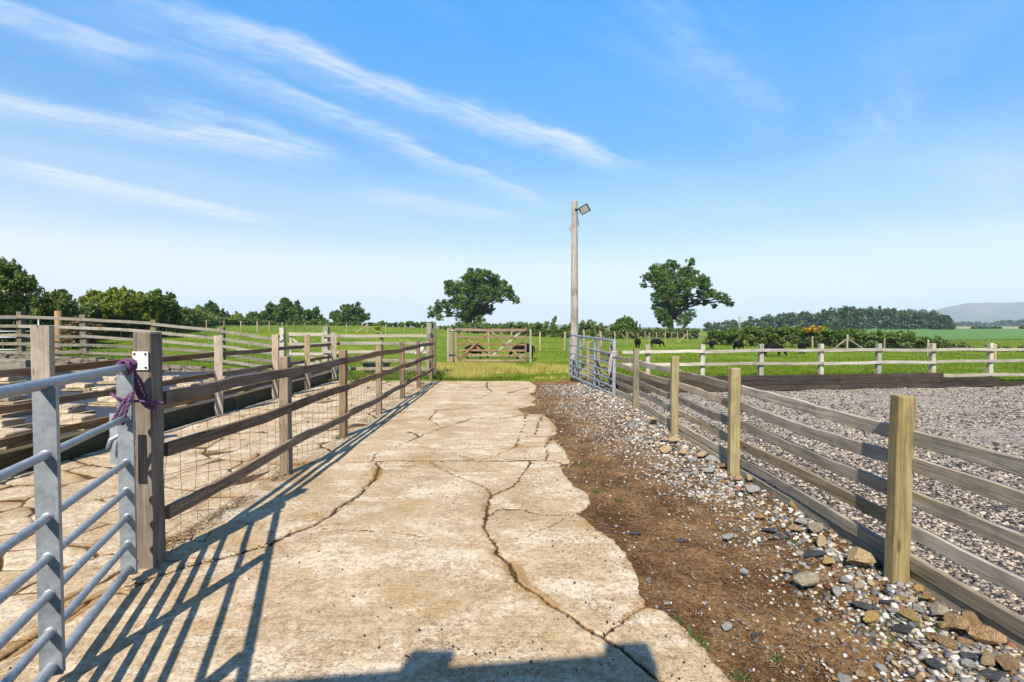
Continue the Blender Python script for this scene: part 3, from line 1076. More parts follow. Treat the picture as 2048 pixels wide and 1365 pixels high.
def build_yard():
    root = bpy.data.objects.new('concrete_yard', None)
    link(root)
    tag(root, kind='structure')
    lab, lx, ly, ls = label_yard()
    ids = sorted(set(lab.ravel().tolist()))
    off = {k: (random.uniform(-0.007, 0.006)) for k in ids}
    pieces = {k: ([], [], [], 0) for k in ids}
    for (x0, x1, y0, y1, dx, dy, dz) in ((-3.9, 2.1, 1.35, 3.5, 0.0085, 0.0085, 0), (YX0, 2.1, 3.49, 6.2, 0.014, 0.015, -0.0005), (YX0, 1.75, 6.18, 14.0, 0.028, 0.034, -0.001)):
        xs = np.arange(x0, x1 + dx, dx)
        ys = np.arange(y0, y1 + dy, dy)
        X, Y = np.meshgrid(xs, ys)
        Z, dirt, sd, stain = yard_fields(X, Y)
        Z = Z + dz
        ny, nx = X.shape
        idx = np.arange(nx * ny).reshape(ny, nx)
        F = np.stack([idx[:-1, :-1], idx[:-1, 1:], idx[1:, 1:], idx[1:, :-1]], -1).reshape(-1, 4)
        keep = sd.ravel()[F].max(1) > -0.05
        keep &= (np.abs(X).ravel()[F].min(1) < 1.14 * Y.ravel()[F].max(1) + 0.5)
        F = F[keep]
        P = np.stack([X, Y, Z], -1).reshape(-1, 3)
        fc = P[F].mean(1)
        li = np.clip(((fc[:, 0] - lx) / ls).astype(int), 0, lab.shape[1] - 1)
        lj = np.clip(((fc[:, 1] - ly) / ls).astype(int), 0, lab.shape[0] - 1)
        fl = lab[lj, li]
        dr = np.stack([dirt.ravel(), stain.ravel()], -1)
        for k in ids:
            f = F[fl == k]
            if not len(f):
                continue
            uq, inv = np.unique(f.ravel(), return_inverse=True)
            pv, pf, pd, base = pieces[k]
            q = P[uq].copy()
            q[:, 2] += off[k]
            pv.append(q)
            pf.append(inv.reshape(-1, 4) + base)
            pd.append(dr[uq])
            pieces[k] = (pv, pf, pd, base + len(uq))
    for k in ids:
        pv, pf, pd, base = pieces[k]
        if not pv:
            continue
        me = np_mesh('slab', np.concatenate(pv), np.concatenate(pf), M['concrete'], True)
        d = np.concatenate(pd).astype(np.float32)
        if len(me.vertices) == len(d):
            for nm, c in (('dirt', 0), ('stain', 1)):
                a = me.attributes.new(nm, 'FLOAT', 'POINT')
                a.data.foreach_set('value', np.ascontiguousarray(d[:, c]))
        mob('slab', me, root)
    # the yard goes on behind the camera
    V, F = box_geo(-9, 1.95, -9, 1.352, -0.12, -0.004)
    V2, F2 = box_geo(-9, -1.9, 1.35, 5.2, -0.12, -0.05)
    mob('slab', py_mesh('slab', V2, F2, M['concrete']), root)
    mob('slab', py_mesh('slab', V, F, M['concrete']), root)
    return root


yard = build_yard()


# ---- soil strip between the concrete and the arena fence
def build_soil():
    xs = np.arange(0.1, 2.42, 0.022)
    ys = np.concatenate([np.arange(0.8, 6, 0.024), np.arange(6, 14.3, 0.05)])
    X, Y = np.meshgrid(xs, ys)
    ins = inside(X, Y, POLY)
    De = seg_dist(X, Y, EDGE, 0.5)
    sd = np.where(ins, De, -De)
    Z = -0.016 + 0.012 * fbm(X, Y, 2.2, 3, 3) + 0.020 * fbm(X, Y, 16, 3, 13) + 0.055 * sstep(1.3, 2.2, X)
    Z = Z - 0.12 * sstep(0.02, 0.10, sd)
    ny, nx = X.shape
    idx = np.arange(nx * ny).reshape(ny, nx)
    F = np.stack([idx[:-1, :-1], idx[:-1, 1:], idx[1:, 1:], idx[1:, :-1]], -1).reshape(-1, 4)
    keep = sd.ravel()[F].min(1) < 0.12
    me = np_mesh('soil_strip', np.stack([X, Y, Z], -1).reshape(-1, 3), F[keep], M['soil'], True)
    o = mob('soil_strip', me)
    tag(o, kind='structure')
    return o


soil = build_soil()


def soil_z(x, y):
    return -0.016 + 0.012 * fbm(x, y, 2.2, 3, 3) + 0.055 * sstep(1.3, 2.2, x)


# ---- riding arena surface
def build_arena():
    xs = np.concatenate([np.arange(2.37, 8, 0.06), np.arange(8, 24, 0.25)])
    ys = np.concatenate([np.arange(-3, 1, .25), np.arange(1, 6, 0.06), np.arange(6, 13.4, 0.12)])
    X, Y = np.meshgrid(xs, ys)
    Z = -0.01 + 0.05 * fbm(X, Y, 1.2, 4, 15) + 0.022 * fbm(X, Y, 5, 3, 16)
    ny, nx = X.shape
    idx = np.arange(nx * ny).reshape(ny, nx)
    F = np.stack([idx[:-1, :-1], idx[:-1, 1:], idx[1:, 1:], idx[1:, :-1]], -1).reshape(-1, 4)
    c = np.stack([X, Y, Z], -1).reshape(-1, 3)
    fc = c[F].mean(1)
    keep = fc[:, 1] < WALL_LINE(fc[:, 0]) + 0.06
    o = mob('arena_surface', np_mesh('arena_surface', c, F[keep], M['arena'], True))
    tag(o, kind='structure')
    return o


arena = build_arena()

# ---- dark sheeted floor left of the passage
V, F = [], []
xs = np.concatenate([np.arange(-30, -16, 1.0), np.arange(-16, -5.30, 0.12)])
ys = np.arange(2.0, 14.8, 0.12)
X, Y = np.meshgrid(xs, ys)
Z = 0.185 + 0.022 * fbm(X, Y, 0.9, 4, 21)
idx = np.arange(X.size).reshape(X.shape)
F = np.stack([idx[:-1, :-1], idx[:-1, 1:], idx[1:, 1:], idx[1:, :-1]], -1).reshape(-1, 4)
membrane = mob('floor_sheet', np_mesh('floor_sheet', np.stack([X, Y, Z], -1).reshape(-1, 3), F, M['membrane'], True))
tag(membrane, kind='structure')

# ---- distant hills
xs = np.linspace(-4200, 5200, 260)
ys = np.linspace(1900, 4100, 60)
X, Y = np.meshgrid(xs, ys)
hx = X / Y
prof = 6 + 21 * np.exp(-((hx - 0.10) / 0.16) ** 2) + 15 * np.exp(-((hx + 0.35) / 0.3) ** 2) + 150 * np.exp(-((hx - 0.96) / 0.11) ** 2) + 105 * np.exp(-((hx - 1.10) / 0.10) ** 2) \
    + 70 * np.exp(-((hx - 1.25) / 0.16) ** 2) + 30 * np.exp(-((hx + 1.2) / 0.3) ** 2)
ridge = np.exp(-((Y - 2900) / 480) ** 2)
Z = prof * ridge * (1 + 0.32 * fbm(X, Y, 0.003, 4, 3)) - 3
idx = np.arange(X.size).reshape(X.shape)
F = np.stack([idx[:-1, :-1], idx[:-1, 1:], idx[1:, 1:], idx[1:, :-1]], -1).reshape(-1, 4)
hills = mob('hills', np_mesh('hills', np.stack([X, Y, Z], -1).reshape(-1, 3), F, M['hill'], True))
tag(hills, kind='structure')


def patch(name, pts, mat, lift):
    """a field parcel lying on the terrain"""
    n = 14
    (ax, ay), (bx, by), (cx, cy), (dx, dy) = pts
    V, F = [], []
    for j in range(n + 1):
        for i in range(n + 1):
            s, t = i / n, j / n
            x = (ax * (1 - s) + bx * s) * (1 - t) + (dx * (1 - s) + cx * s) * t
            y = (ay * (1 - s) + by * s) * (1 - t) + (dy * (1 - s) + cy * s) * t
            V.append((x, y, float(terrain(x, y)) + lift))
    for j in range(n):
        for i in range(n):
            F.append((j * (n + 1) + i, j * (n + 1) + i + 1, (j + 1) * (n + 1) + i + 1, (j + 1) * (n + 1) + i))
    o = mob(name, py_mesh(name, V, F, mat, True))
    tag(o, kind='structure')
    return o


patch('crop_field', [(52, 62), (150, 100), (360, 320), (215, 320)], M['crop'], 0.06)
patch('stubble_field', [(330, 345), (520, 345), (640, 560), (470, 560)], M['stubble'], 0.12)

# ================================================================== FENCES AND GATES
def netting(name, x_of, y0, y1, z0, z1, mat, parent, step=0.16, rows=6, r=0.0016, sag=0.02):
    lines = []
    ys = np.arange(y0, y1, step)
    zr = [z0 + (z1 - z0) * (i / (rows - 1)) ** 1.12 for i in range(rows)]
    rs = random.Random(int(y0 * 100))
    offs = [[(rs.uniform(-.012, .012), rs.uniform(-.015, .015), rs.uniform(-sag, sag) * (0.5 + 0.5 * math.sin(y * 1.7 + k))) for k in range(rows)] for y in ys]
    P = [[(x_of(y) + o[0], y + o[1], z + o[2]) for z, o in zip(zr, of)] for y, of in zip(ys, offs)]
    for col in P:
        lines.append(col)
    for k in range(rows):
        lines.append([c[k] for c in P])
    return multi_tube(name, lines, r, mat, parent, 4, WORLD_LOC[parent.name])


# ---- lane fence on the left: three rails on the lane side, stock netting behind
LX = -2.27
fl = thing('post_and_rail_fence', 'brown three-rail timber fence with wire netting along left edge of the concrete lane', 'fence', (LX, 3.03, 0))
corner = post('corner_post', LX - 0.005, 3.03, 0, 1.475, 0.108, M['post_gate'], fl)
corner['label'] = 'tall weathered corner post with white plate and rope'
V, F = box_geo(-0.048, 0.048, -0.003, 0.003, -0.057, 0.057)
pl = bevelled('plate', V, F, M['white_plate'], fl, (LX - 0.005, 3.03 - 0.0625, 1.30), 0.0015, 1)
pl['label'] = 'white plate with four bolt holes on corner post'
for dx in (-0.034, 0.034):
    for dz in (-0.042, 0.042):
        tube('bolt', [(LX - 0.005 + dx, 3.03 - 0.064, 1.30 + dz), (LX - 0.005 + dx, 3.03 - 0.070, 1.30 + dz)], 0.0065, M['iron'], pl, 8)
LPOSTS = [4.92, 6.62, 8.42, 10.30, 12.15, 14.05]
for i, y in enumerate(LPOSTS):
    x = LX - 0.03
    post('post', x, y, 0, [1.21, 1.20, 1.22, 1.21, 1.19, 1.20][i], 0.092, M['post_brown'], fl, rot=random.uniform(-.04, .04),
         lean=(random.uniform(-.01, .01), random.uniform(-.012, .012)))
JO = [3.10, 6.62, 10.30, 14.10]
for z, n in ((1.065, 0), (0.695, 1), (0.305, 2)):
    for a, b in zip(JO[:-1], JO[1:]):
        ya = a + 0.003 + (0.0 if a < 3.2 else 0.0)
        beam('rail', (LX + 0.037, ya, z + random.uniform(-.012, .012)), (LX + 0.037, b - 0.003, z + random.uniform(-.012, .012)), 0.036, 0.086,
             M['rail_brown'], fl, 14, 0.011)
netting('wire_netting', lambda y: LX - 0.092, 3.12, 14.0, 0.02, 0.78, M['wire'], fl, 0.155, 6, 0.0019)

# ---- inner fence along the sheeted floor
IX = -5.10
fi = thing('post_and_rail_fence', 'brown three-rail timber fence with chunky posts beside sunken dark floor', 'fence', (IX, 5.27, 0))
tp = post('post', IX, 5.27, 0, 1.53, 0.155, M['post_pale'], fi, rot=0.5)
tp['label'] = 'tall pale square post rising above the others'
for y, h in ((8.42, 1.37), (10.43, 1.36), (12.1, 1.35), (13.95, 1.36)):
    post('post', IX, y, 0, h, 0.125, M['post_pale'], fi, rot=random.uniform(.35, .6), lean=(0, random.uniform(-.02, .02)))
post('post', IX, 2.6, 0, 1.4, 0.125, M['post_pale'], fi, rot=0.5)
for z in (1.04, 0.665, 0.325):
    for a, b in ((2.55, 5.27), (5.275, 8.42), (8.425, 12.1), (12.105, 14.7)):
        beam('rail', (IX - 0.105, a, z + random.uniform(-.01, .01)), (IX - 0.105, b - 0.004, z + random.uniform(-.01, .01)), 0.034, 0.082, M['rail_brown'], fi, 10, 0.007)
netting('wire_netting', lambda y: IX - 0.128, 2.7, 14.2, 0.25, 0.95, M['wire'], fi, 0.17, 5, 0.0019)

# ---- timber kerb holding the sheeted floor
kb = thing('timber_kerb', 'dark heavy timber kerb edging the sunken sheeted floor', 'kerb', (IX - 0.22, 2.0, 0))
y = 2.0
while y < 14.3:
    L = 2.4
    y2 = min(y + L, 14.45)
    beam('sleeper', (IX - 0.22, y, 0.075), (IX - 0.22, y2 - 0.012, 0.075), 0.13, 0.27, M['kerb_timber'], kb, 8, 0.006, 0.012)
    y = y2

# ---- five-rail section across the end of the passage
CY = 14.92
fc = thing('rail_fence_section', 'pale weathered five-rail fence section across the far end of the passage', 'fence', (-5.75, CY, 0))
pp = post('post', -5.72, CY + 0.09, 0, 1.42, 0.115, M['post_white'], fc)
post('post', -4.0, CY + 0.09, 0, 1.36, 0.10, M['post_lichen'], fc)
gp = post('post', -2.47, CY - 0.08, 0, 1.66, 0.15, M['post_white'], fc)
gp['label'] = 'thick pale gate post at the end of the section'
g2 = post('post', -2.30, CY - 0.10, 0, 1.68, 0.07, M['post_gate'], fc)
for z, a, b, m in ((1.265, -5.84, -2.36, 'rail_white'), (1.035, -5.84, -3.96, 'rail_white'), (1.035, -3.95, -2.56, 'rail_lichen'),
                   (0.77, -5.80, -2.56, 'rail_white'), (0.51, -5.6, -2.56, 'rail_lichen'), (0.25, -5.6, -2.56, 'rail_lichen')):
    beam('rail', (a, CY, z), (b, CY, z + random.uniform(-.01, .01)), 0.036, 0.095, M[m], fc, 8, 0.006)
tube('hinge_pin', [(-2.42, CY - 0.17, 1.22), (-2.42, CY - 0.17, 1.34), (-2.36, CY - 0.17, 1.36)], 0.012, M['iron'], fc, 6)
tube('chain', [(-2.5, CY - 0.17, 1.16), (-2.44, CY - 0.18, 1.12), (-2.38, CY - 0.17, 1.15)], 0.009, M['iron'], fc, 6)

tw = tube('baler_twine', [(-5.28, CY - 0.045, 1.33), (-5.275, CY - 0.05, 1.15), (-5.30, CY - 0.05, 1.0), (-5.27, CY - 0.045, .85), (-5.285, CY - 0.05, 0.66)], 0.008, M['twine'], None, 5)
tag(tw, 'thin strand of orange baler twine hanging on the pale rail section', 'twine')

# ---- small hand gate beside it
hg = thing('hand_gate', 'small pale wooden hand gate left of the five-rail section', 'gate', (-7.2, 15.6, 0.02))
HZ = float(terrain(-7.2, 15.6))
xa, xb, gy = -7.15, -6.02, 15.6
for z in (1.30, 0.98, 0.66, 0.34):
    beam('rail', (xa, gy, z), (xb, gy, z), 0.03, 0.09 if z < 1.2 else 0.11, M['rail_white'], hg, 5, 0.003)
beam('brace', (xa + 0.1, gy + 0.035, 1.15), (xb - 0.1, gy + 0.035, 0.30), 0.03, 0.08, M['rail_white'], hg, 4, 0.003)
post('stile', xa + 0.04, gy + 0.04, 0.10, 1.27, 0.07, M['post_white'], hg, d=0.04)
post('stile', xb - 0.04, gy + 0.04, 0.10, 1.27, 0.07, M['post_white'], hg, d=0.04)
post('gate_post', -7.36, gy, 0, 1.52, 0.15, M['post_white'], hg)
post('gate_post', -5.94, gy, 0, 1.55, 0.16, M['post_white'], hg)
tube('chain', [(-7.42, gy - 0.09, 1.28), (-7.46, gy - 0.1, 1.12), (-7.38, gy - 0.1, 1.06), (-7.26, gy - 0.1, 1.16), (-7.3, gy - 0.09, 1.3)], 0.013, M['iron'], hg, 6)

# ---- weathered five-rail fence on the bank
fb = thing('bank_fence', 'lichen-stained five-rail fence sloping along the grassy bank at far left', 'fence', (-16.2, 16.0, 0.5))
BP = [(-19.2, 15.7), (-16.2, 16.0), (-14.45, 16.4), (-12.4, 16.8), (-10.15, 17.0), (-7.55, 15.75)]
BH = [1.45, 1.50, 1.42, 1.36, 1.30, 1.25]
bz = [float(terrain(x, y)) for x, y in BP]
for (x, y), z, h in zip(BP, bz, BH):
    o = post('post', x, y, z, h, 0.19 if x < -11 else 0.16, M['post_lichen'], fb, d=0.14, rot=random.uniform(-.2, .2), lean=(random.uniform(-.02, .02), random.uniform(-.03, .03)))
REL = [1.26, 0.97, 0.68, 0.40, 0.13]
for i in range(len(BP) - 1):
    (x0, y0), (x1, y1) = BP[i], BP[i + 1]
    for r in REL:
        k0, k1 = BH[i] / 1.42, BH[i + 1] / 1.42
        beam('rail', (x0 + 0.004, y0 - 0.10, bz[i] + r * k0), (x1 - 0.004, y1 - 0.10, bz[i + 1] + r * k1 + random.uniform(-.02, .02)), 0.04, 0.10, M['rail_lichen'], fb, 6, 0.008)

bp = mob('round_post', py_mesh('round_post', *stake_geo(1.62, 0.11, 12, 4), M['stake_orange'], True), None, (-17.2, 18.4, float(terrain(-17.2, 18.4))))
tag(bp, 'stout round orange-brown timber post behind the bank fence at far left', 'post')

# ---- galvanised hurdle behind the bank fence
zz = float(terrain(-18.6, 17.4))
mg = thing('metal_hurdle', 'dark galvanised metal hurdle behind the bank fence under the left bush', 'gate', (-20.4, 17.2, zz))
for k, z in enumerate((1.30, 1.06, 0.84, 0.62, 0.40, 0.18)):
    tube('rail', [(-20.4, 17.2, zz + z), (-17.1, 17.5, zz + z)], 0.022, M['galv_blue'], mg, 8)
for x, y in ((-20.4, 17.2), (-18.7, 17.35), (-17.1, 17.5)):
    tube('upright', [(x, y + 0.03, zz), (x, y + 0.03, zz + 1.34)], 0.026, M['galv_blue'], mg, 8)


# ---- galvanised field gates
GZ = [1.272, 0.98, 0.72, 0.555, 0.40, 0.24, 0.09]


def metal_gate(t, a, b, zs, uprights, mat, r_top, r, up_w=0.075, zoff=lambda s: 0.0):
    """a, b: ends (x, y) of the leaf; uprights: fractions along the leaf"""
    ax, ay = a
    bx, by = b
    L = math.hypot(bx - ax, by - ay)
    rot = math.atan2(by - ay, bx - ax)
    for k, z in enumerate(zs):
        rr = r_top if k in (0, len(zs) - 1) else r
        n = 9
        tube('top_rail' if k == 0 else ('bottom_rail' if k == len(zs) - 1 else 'rail'),
             [(ax + (bx - ax) * s / n, ay + (by - ay) * s / n, z + zoff(s / n)) for s in range(n + 1)], rr, mat, t, 14)
    for s in uprights:
        x, y = ax + (bx - ax) * s, ay + (by - ay) * s
        zo = zoff(s)
        V, F = box_geo(-0.014, 0.014, -up_w / 2, up_w / 2, zs[-1] - 0.035, zs[0] - 0.012)
        o = bevelled('upright', V, F, mat, t, (x, y, zo), 0.004, 2)
        o.rotation_euler.z = rot
        for z in zs[1:]:
            # weld collars where the tubes pass the upright
            v, f = tube_geo([(-0.019, 0, z), (-0.0145, 0, z), (0.0145, 0, z), (0.019, 0, z)], [r * 1.05, r * 1.32, r * 1.32, r * 1.05], 10)
            mob('weld', py_mesh('weld', v, f, mat, True), o, (x, y, zo))
    return rot


A, B = (-2.262, 2.865), (-1.14, 0.05)
gl = thing('field_gate', 'galvanised seven-bar field gate swung open at the left foreground', 'gate', (B[0], B[1], 0))
rot = metal_gate(gl, A, B, GZ, (0.025, 0.315, 0.66, 0.98), M['galv'], 0.0235, 0.0175)
lx, ly = A
tube('latch', [(lx - 0.055, ly - 0.10, 0.80), (lx - 0.045, ly - 0.09, 0.855), (lx - 0.005, ly - 0.055, 0.885), (lx + 0.045, ly - 0.03, 0.895)], 0.014, M['galv'], gl, 10)
V, F = box_geo(-0.055, 0.0, -0.006, 0.006, 0.70, 1.0)
o = bevelled('latch_plate', V, F, M['galv'], gl, (lx - 0.03, ly - 0.045, 0), 0.003, 1)


def rope(name, pts, r, mat, turns=14.0, strands=3, parent=None, n=7):
    """laid rope: strands wound round a smoothed path"""
    P = [Vector(p) for p in pts]
    for _ in range(3):                                   # chaikin smoothing
        Q = [P[0]]
        for a, b in zip(P[:-1], P[1:]):
            Q += [a * .75 + b * .25, a * .25 + b * .75]
        P = Q + [P[-1]]
    cum = [0]
    for a, b in zip(P[:-1], P[1:]):
        cum.append(cum[-1] + (b - a).length)
    ref = Vector((0.3, 0.2, 0.93))
    lines = []
    for s in range(strands):
        ln = []
        for i, p in enumerate(P):
            t = (P[min(i + 1, len(P) - 1)] - P[max(i - 1, 0)]).normalized()
            a = t.cross(ref).normalized()
            b = t.cross(a)
            an = cum[i] * turns * 2 * math.pi + s * 2 * math.pi / strands
            ln.append(p + (a * math.cos(an) + b * math.sin(an)) * r * 0.55)
        lines.append(ln)
    return lines


lines = []
cx, cy = A[0], A[1]
# coils round the top tube and the corner post
for k in range(5):
    s = 0.012 + 0.019 * k
    bx_, by_ = cx + 0.0 + 0.37 * s, cy - 0.93 * s
    loop = [(bx_ + 0.040 * math.cos(t), by_ + 0.012 * math.sin(2 * t + k), 1.272 + 0.044 * math.sin(t)) for t in np.linspace(0, 2 * math.pi, 13)]
    lines += rope('x', loop, 0.0085, None)
for k, (dx, dz) in enumerate(((0.0, 0.0), (0.022, 0.012), (-0.018, -0.010))):
    lines += rope('x', [(cx + 0.01 + dx, cy - 0.03, 1.26), (cx + 0.052 + dx, cy - 0.012, 1.18 + dz), (cx + 0.058 + dx, cy + 0.012, 1.10 + dz),
                        (cx + 0.075 + dx * .6, cy + 0.04, 1.03 + dz), (cx + 0.078, cy + 0.10, 1.01 + dz)], 0.0095, None)
# ends hanging down to the second tube
lines += rope('x', [(cx + 0.06, cy - 0.06, 1.13), (cx + 0.04, cy - 0.10, 1.08), (cx + 0.012, cy - 0.115, 1.01), (cx - 0.012, cy - 0.115, 0.965)], 0.010, None)
lines += rope('x', [(cx + 0.065, cy - 0.06, 1.13), (cx + 0.066, cy - 0.10, 1.07), (cx + 0.058, cy - 0.115, 1.0), (cx + 0.042, cy - 0.115, 0.945)], 0.010, None)
lines += rope('x', [(cx - 0.02, cy - 0.115, 1.125), (cx + 0.03, cy - 0.11, 1.09), (cx + 0.05, cy - 0.055, 1.075), (cx + 0.11, cy - 0.02, 1.065), (cx + 0.16, cy + 0.05, 1.045)], 0.007, None)
rp = multi_tube('rope', lines, 0.0052, M['rope_purple'], None, 6, (cx, cy, 1.2))
tag(rp, 'faded purple rope knotted round gate tube and corner post', 'rope')

# right gate, swung back along the arena fence
GR_A, GR_B = (2.235, 10.32), (1.735, 13.75)
gr = thing('field_gate', 'blue-grey seven-bar metal gate swung back beside the light pole', 'gate', (GR_A[0], GR_A[1], 0))
ZR = [1.235, 0.95, 0.72, 0.545, 0.39, 0.24, 0.075]
metal_gate(gr, GR_A, GR_B, ZR, (0.36, 0.70, 0.99), M['galv_blue'], 0.027, 0.0185, 0.05, lambda s: 0.075 * s)
V, F = box_geo(-0.03, 0.03, -0.03, 0.03, 0.03, 1.26)
bevelled('end_stile', V, F, M['galv'], gr, (GR_A[0] + 0.012, GR_A[1] - 0.02, 0), 0.005, 2)
V, F = box_geo(-0.034, 0.034, -0.034, 0.034, -0.03, 0.032)
bevelled('foot_cap', V, F, M['plastic_black'], gr, (GR_A[0] + 0.012, GR_A[1] - 0.02, 0), 0.005, 2)
lines = []
x0, y0 = GR_A[0], GR_A[1] - 0.02
for k in range(4):
    z = 0.915 + 0.022 * k
    lines += rope('x', [(x0 + 0.012 + (0.062 + 0.01 * (k % 2)) * math.cos(t), y0 + 0.062 * math.sin(t), z + 0.015 * math.sin(t + k)) for t in np.linspace(0, 2 * math.pi, 11)], 0.012, None, 9)
lines += rope('x', [(x0 - 0.05, y0 - 0.03, 0.95), (x0 - 0.09, y0 - 0.03, 0.80), (x0 - 0.10, y0 - 0.02, 0.62), (x0 - 0.09, y0 - 0.02, 0.50)], 0.012, None, 9)
lines += rope('x', [(x0 - 0.04, y0 - 0.04, 0.93), (x0 - 0.055, y0 - 0.045, 0.78), (x0 - 0.07, y0 - 0.045, 0.58)], 0.012, None, 9)
rp = multi_tube('rope', lines, 0.0085, M['rope_white'], None, 6, (x0, y0, 0.9))
tag(rp, 'pale pinkish rope tied round the end stile of the metal gate', 'rope')

# ---- arena fence beside the soil strip
RX = 2.245
fr = thing('post_and_rail_fence', 'grey five-rail fence with yellow-green algae posts along the riding arena', 'fence', (RX, 0.9, 0))
RPOSTS = [0.80, 2.735, 4.76, 6.50, 8.50, 10.62, 12.1, 13.75]
for i, y in enumerate(RPOSTS):
    post('post', RX, y, 0.02, [1.1, 1.095, 1.085, 1.10, 1.12, 1.10, 1.12, 1.1][i], 0.098 if i < 5 else 0.092, M['post_algae'], fr, rot=random.uniform(-.03, .03),
         lean=(random.uniform(-.008, .008), random.uniform(-.008, .008)), d=0.075)
JR = [-1.0, 0.80, 2.735, 4.76, 6.50, 8.50, 10.62, 13.75]
for k, z in enumerate((0.885, 0.715, 0.53, 0.345, 0.165)):
    for a, b in zip(JR[:-1], JR[1:]):
        if b > 11 and k == 0:
            pass
        beam('rail', (RX + 0.068, a + 0.003, z + random.uniform(-.01, .01)), (RX + 0.068, b - 0.003, z + random.uniform(-.01, .01)), 0.034, 0.084, M['rail_grey'], fr, 12, 0.011)
for a, b in zip(JR[:-1], JR[1:]):
    beam('kick_board', (RX + 0.070, a + 0.003, 0.025), (RX + 0.070, b - 0.003, 0.025), 0.04, 0.16, M['rail_grey'], fr, 8, 0.005)

# ---- light pole
px_, py_ = 1.965, 14.55
lp = thing('light_pole', 'tall weathered wooden pole carrying a floodlight beside the metal gate', 'light pole', (px_, py_, 0))
V, F = [], []
n = 16
zs = [-0.2, 0, 0.6, 1.4, 2.2, 3.0, 3.8, 4.6, 5.1, 5.3, 5.32]
rs = random.Random(3)
for i, z in enumerate(zs):
    for j in range(n):
        a = 2 * math.pi * j / n
        r = 0.128 - 0.0075 * z
        r *= 1 + 0.03 * math.sin(3 * a + z) + rs.uniform(-.012, .012)
        if j == 11 and z < 4.9:
            r *= 0.82                                    # long drying crack
        if i == len(zs) - 1:
            r *= 0.9
        V.append((r * math.cos(a), r * math.sin(a), z))
for i in range(len(zs) - 1):
    for j in range(n):
        F.append((i * n + j, i * n + (j + 1) % n, (i + 1) * n + (j + 1) % n, (i + 1) * n + j))
F.append(tuple((len(zs) - 1) * n + j for j in range(n)))
mob('pole', py_mesh('pole', V, F, M['pole']), lp, (px_, py_, 0))
br = tube('bracket', [(px_ + 0.0, py_ - 0.10, 5.06), (px_ + 0.13, py_ - 0.15, 5.03), (px_ + 0.2, py_ - 0.15, 5.03)], 0.022, M['iron'], lp, 6)
fx, fy, fz = px_ + 0.26, py_ - 0.20, 5.03
Rm = Matrix.Rotation(math.radians(-22), 3, 'Z') @ Matrix.Rotation(math.radians(24), 3, 'X') @ Matrix.Rotation(math.radians(-24), 3, 'Y')
V, F = box_geo(-0.145, 0.145, 0.0, 0.055, -0.12, 0.12)
fl_ = bevelled('floodlight', V, F, M['plastic_black'], lp, (fx, fy, fz), 0.012, 2)
fl_.rotation_euler = Rm.to_euler()
V, F = box_geo(-0.118, 0.118, -0.006, 0.004, -0.093, 0.093)
gls = bevelled('glass', V, F, M['lamp_glass'], None, (0, 0, 0), 0.003, 1)
gls.parent = fl_
gls.location = (0, 0, 0)
WORLD_LOC[gls.name] = Vector((fx, fy, fz))
tube('cable', [(px_ + 0.20, py_ - 0.14, 4.98), (px_ + 0.07, py_ - 0.14, 4.92), (px_ + 0.06, py_ - 0.13, 4.82), (px_ + 0.10, py_ - 0.11, 4.70), (px_ + 0.10, py_ - 0.105, 4.55)], 0.009, M['iron'], lp, 6)
V, F = box_geo(-0.03, 0.03, -0.03, 0.03, -0.07, 0.07)
bevelled('sensor_box', V, F, M['zinc'], lp, (px_ - 0.135, py_ - 0.03, 4.52), 0.008, 2)

# ---- timber wall and rail fence behind the arena
wl = thing('plank_wall', 'low dark stained plank retaining wall at the back of the riding arena', 'wall', (4.45, 11.25, 0))
xs_ = [2.36, 4.9, 8.1, 11.0, 12.65, 15.5]
for i, (a, b) in enumerate(zip(xs_[:-1], xs_[1:])):
    rows = [3, 3, 3, 2, 1][i]
    for k in range(rows):
        z = 0.062 + 0.124 * k
        beam('plank', (a + 0.004, WALL_LINE(a) + 0.002 * k, z), (b - 0.004, WALL_LINE(b) + 0.002 * k, z), 0.05, 0.1205, M['sleeper'], wl, 8, 0.003, 0.007)
for a, b, h in ((2.36, 11.0, 0.35), (11.0, 12.65, 0.235), (12.65, 15.5, 0.11)):
    beam('backing_board', (a, WALL_LINE(a) + 0.055, h / 2), (b, WALL_LINE(b) + 0.055, h / 2), 0.03, h, M['sleeper'], wl, 3, 0.0)
fa = thing('post_and_rail_fence', 'sun-bleached two-rail fence standing behind the dark plank wall', 'fence', (4.6, 11.5, 0.3))
apx = [1296, 1405, 1522, 1642, 1757, 1866, 1981, 2098, 2220]
APX = []
for p in apx:
    t = 11.0
    d0 = ray(p, 690)[0]
    for _ in range(30):
        t = WALL_LINE(d0 * t) + 0.16
    APX.append((d0 * t, t))
for (x, y) in APX:
    post('post', x, y, 0.20 if x < 11.5 else 0.06, 0.915 if x < 11.5 else 1.06, 0.10, M['post_white'], fa, rot=random.uniform(-.05, .1), lean=(random.uniform(-.01, .01), random.uniform(-.015, .015)))
for k, z in enumerate((0.955, 0.655)):
    ends = [2.6] + [APX[i][0] for i in (1, 3, 5, 7)] + [APX[8][0]]
    for a, b in zip(ends[:-1], ends[1:]):
        za = random.uniform(-.015, .015)
        beam('rail', (a + 0.004, WALL_LINE(a) + 0.075, z + za), (b - 0.004, WALL_LINE(b) + 0.075, z + random.uniform(-.015, .02)), 0.034, 0.072, M['rail_white'], fa, 10, 0.010)
for a, b in ((APX[5][0], APX[7][0]), (APX[7][0], APX[8][0])):
    beam('rail', (a + 0.004, WALL_LINE(a) + 0.075, 0.30), (b - 0.004, WALL_LINE(b) + 0.075, 0.28), 0.036, 0.08, M['rail_white'], fa, 8, 0.008)

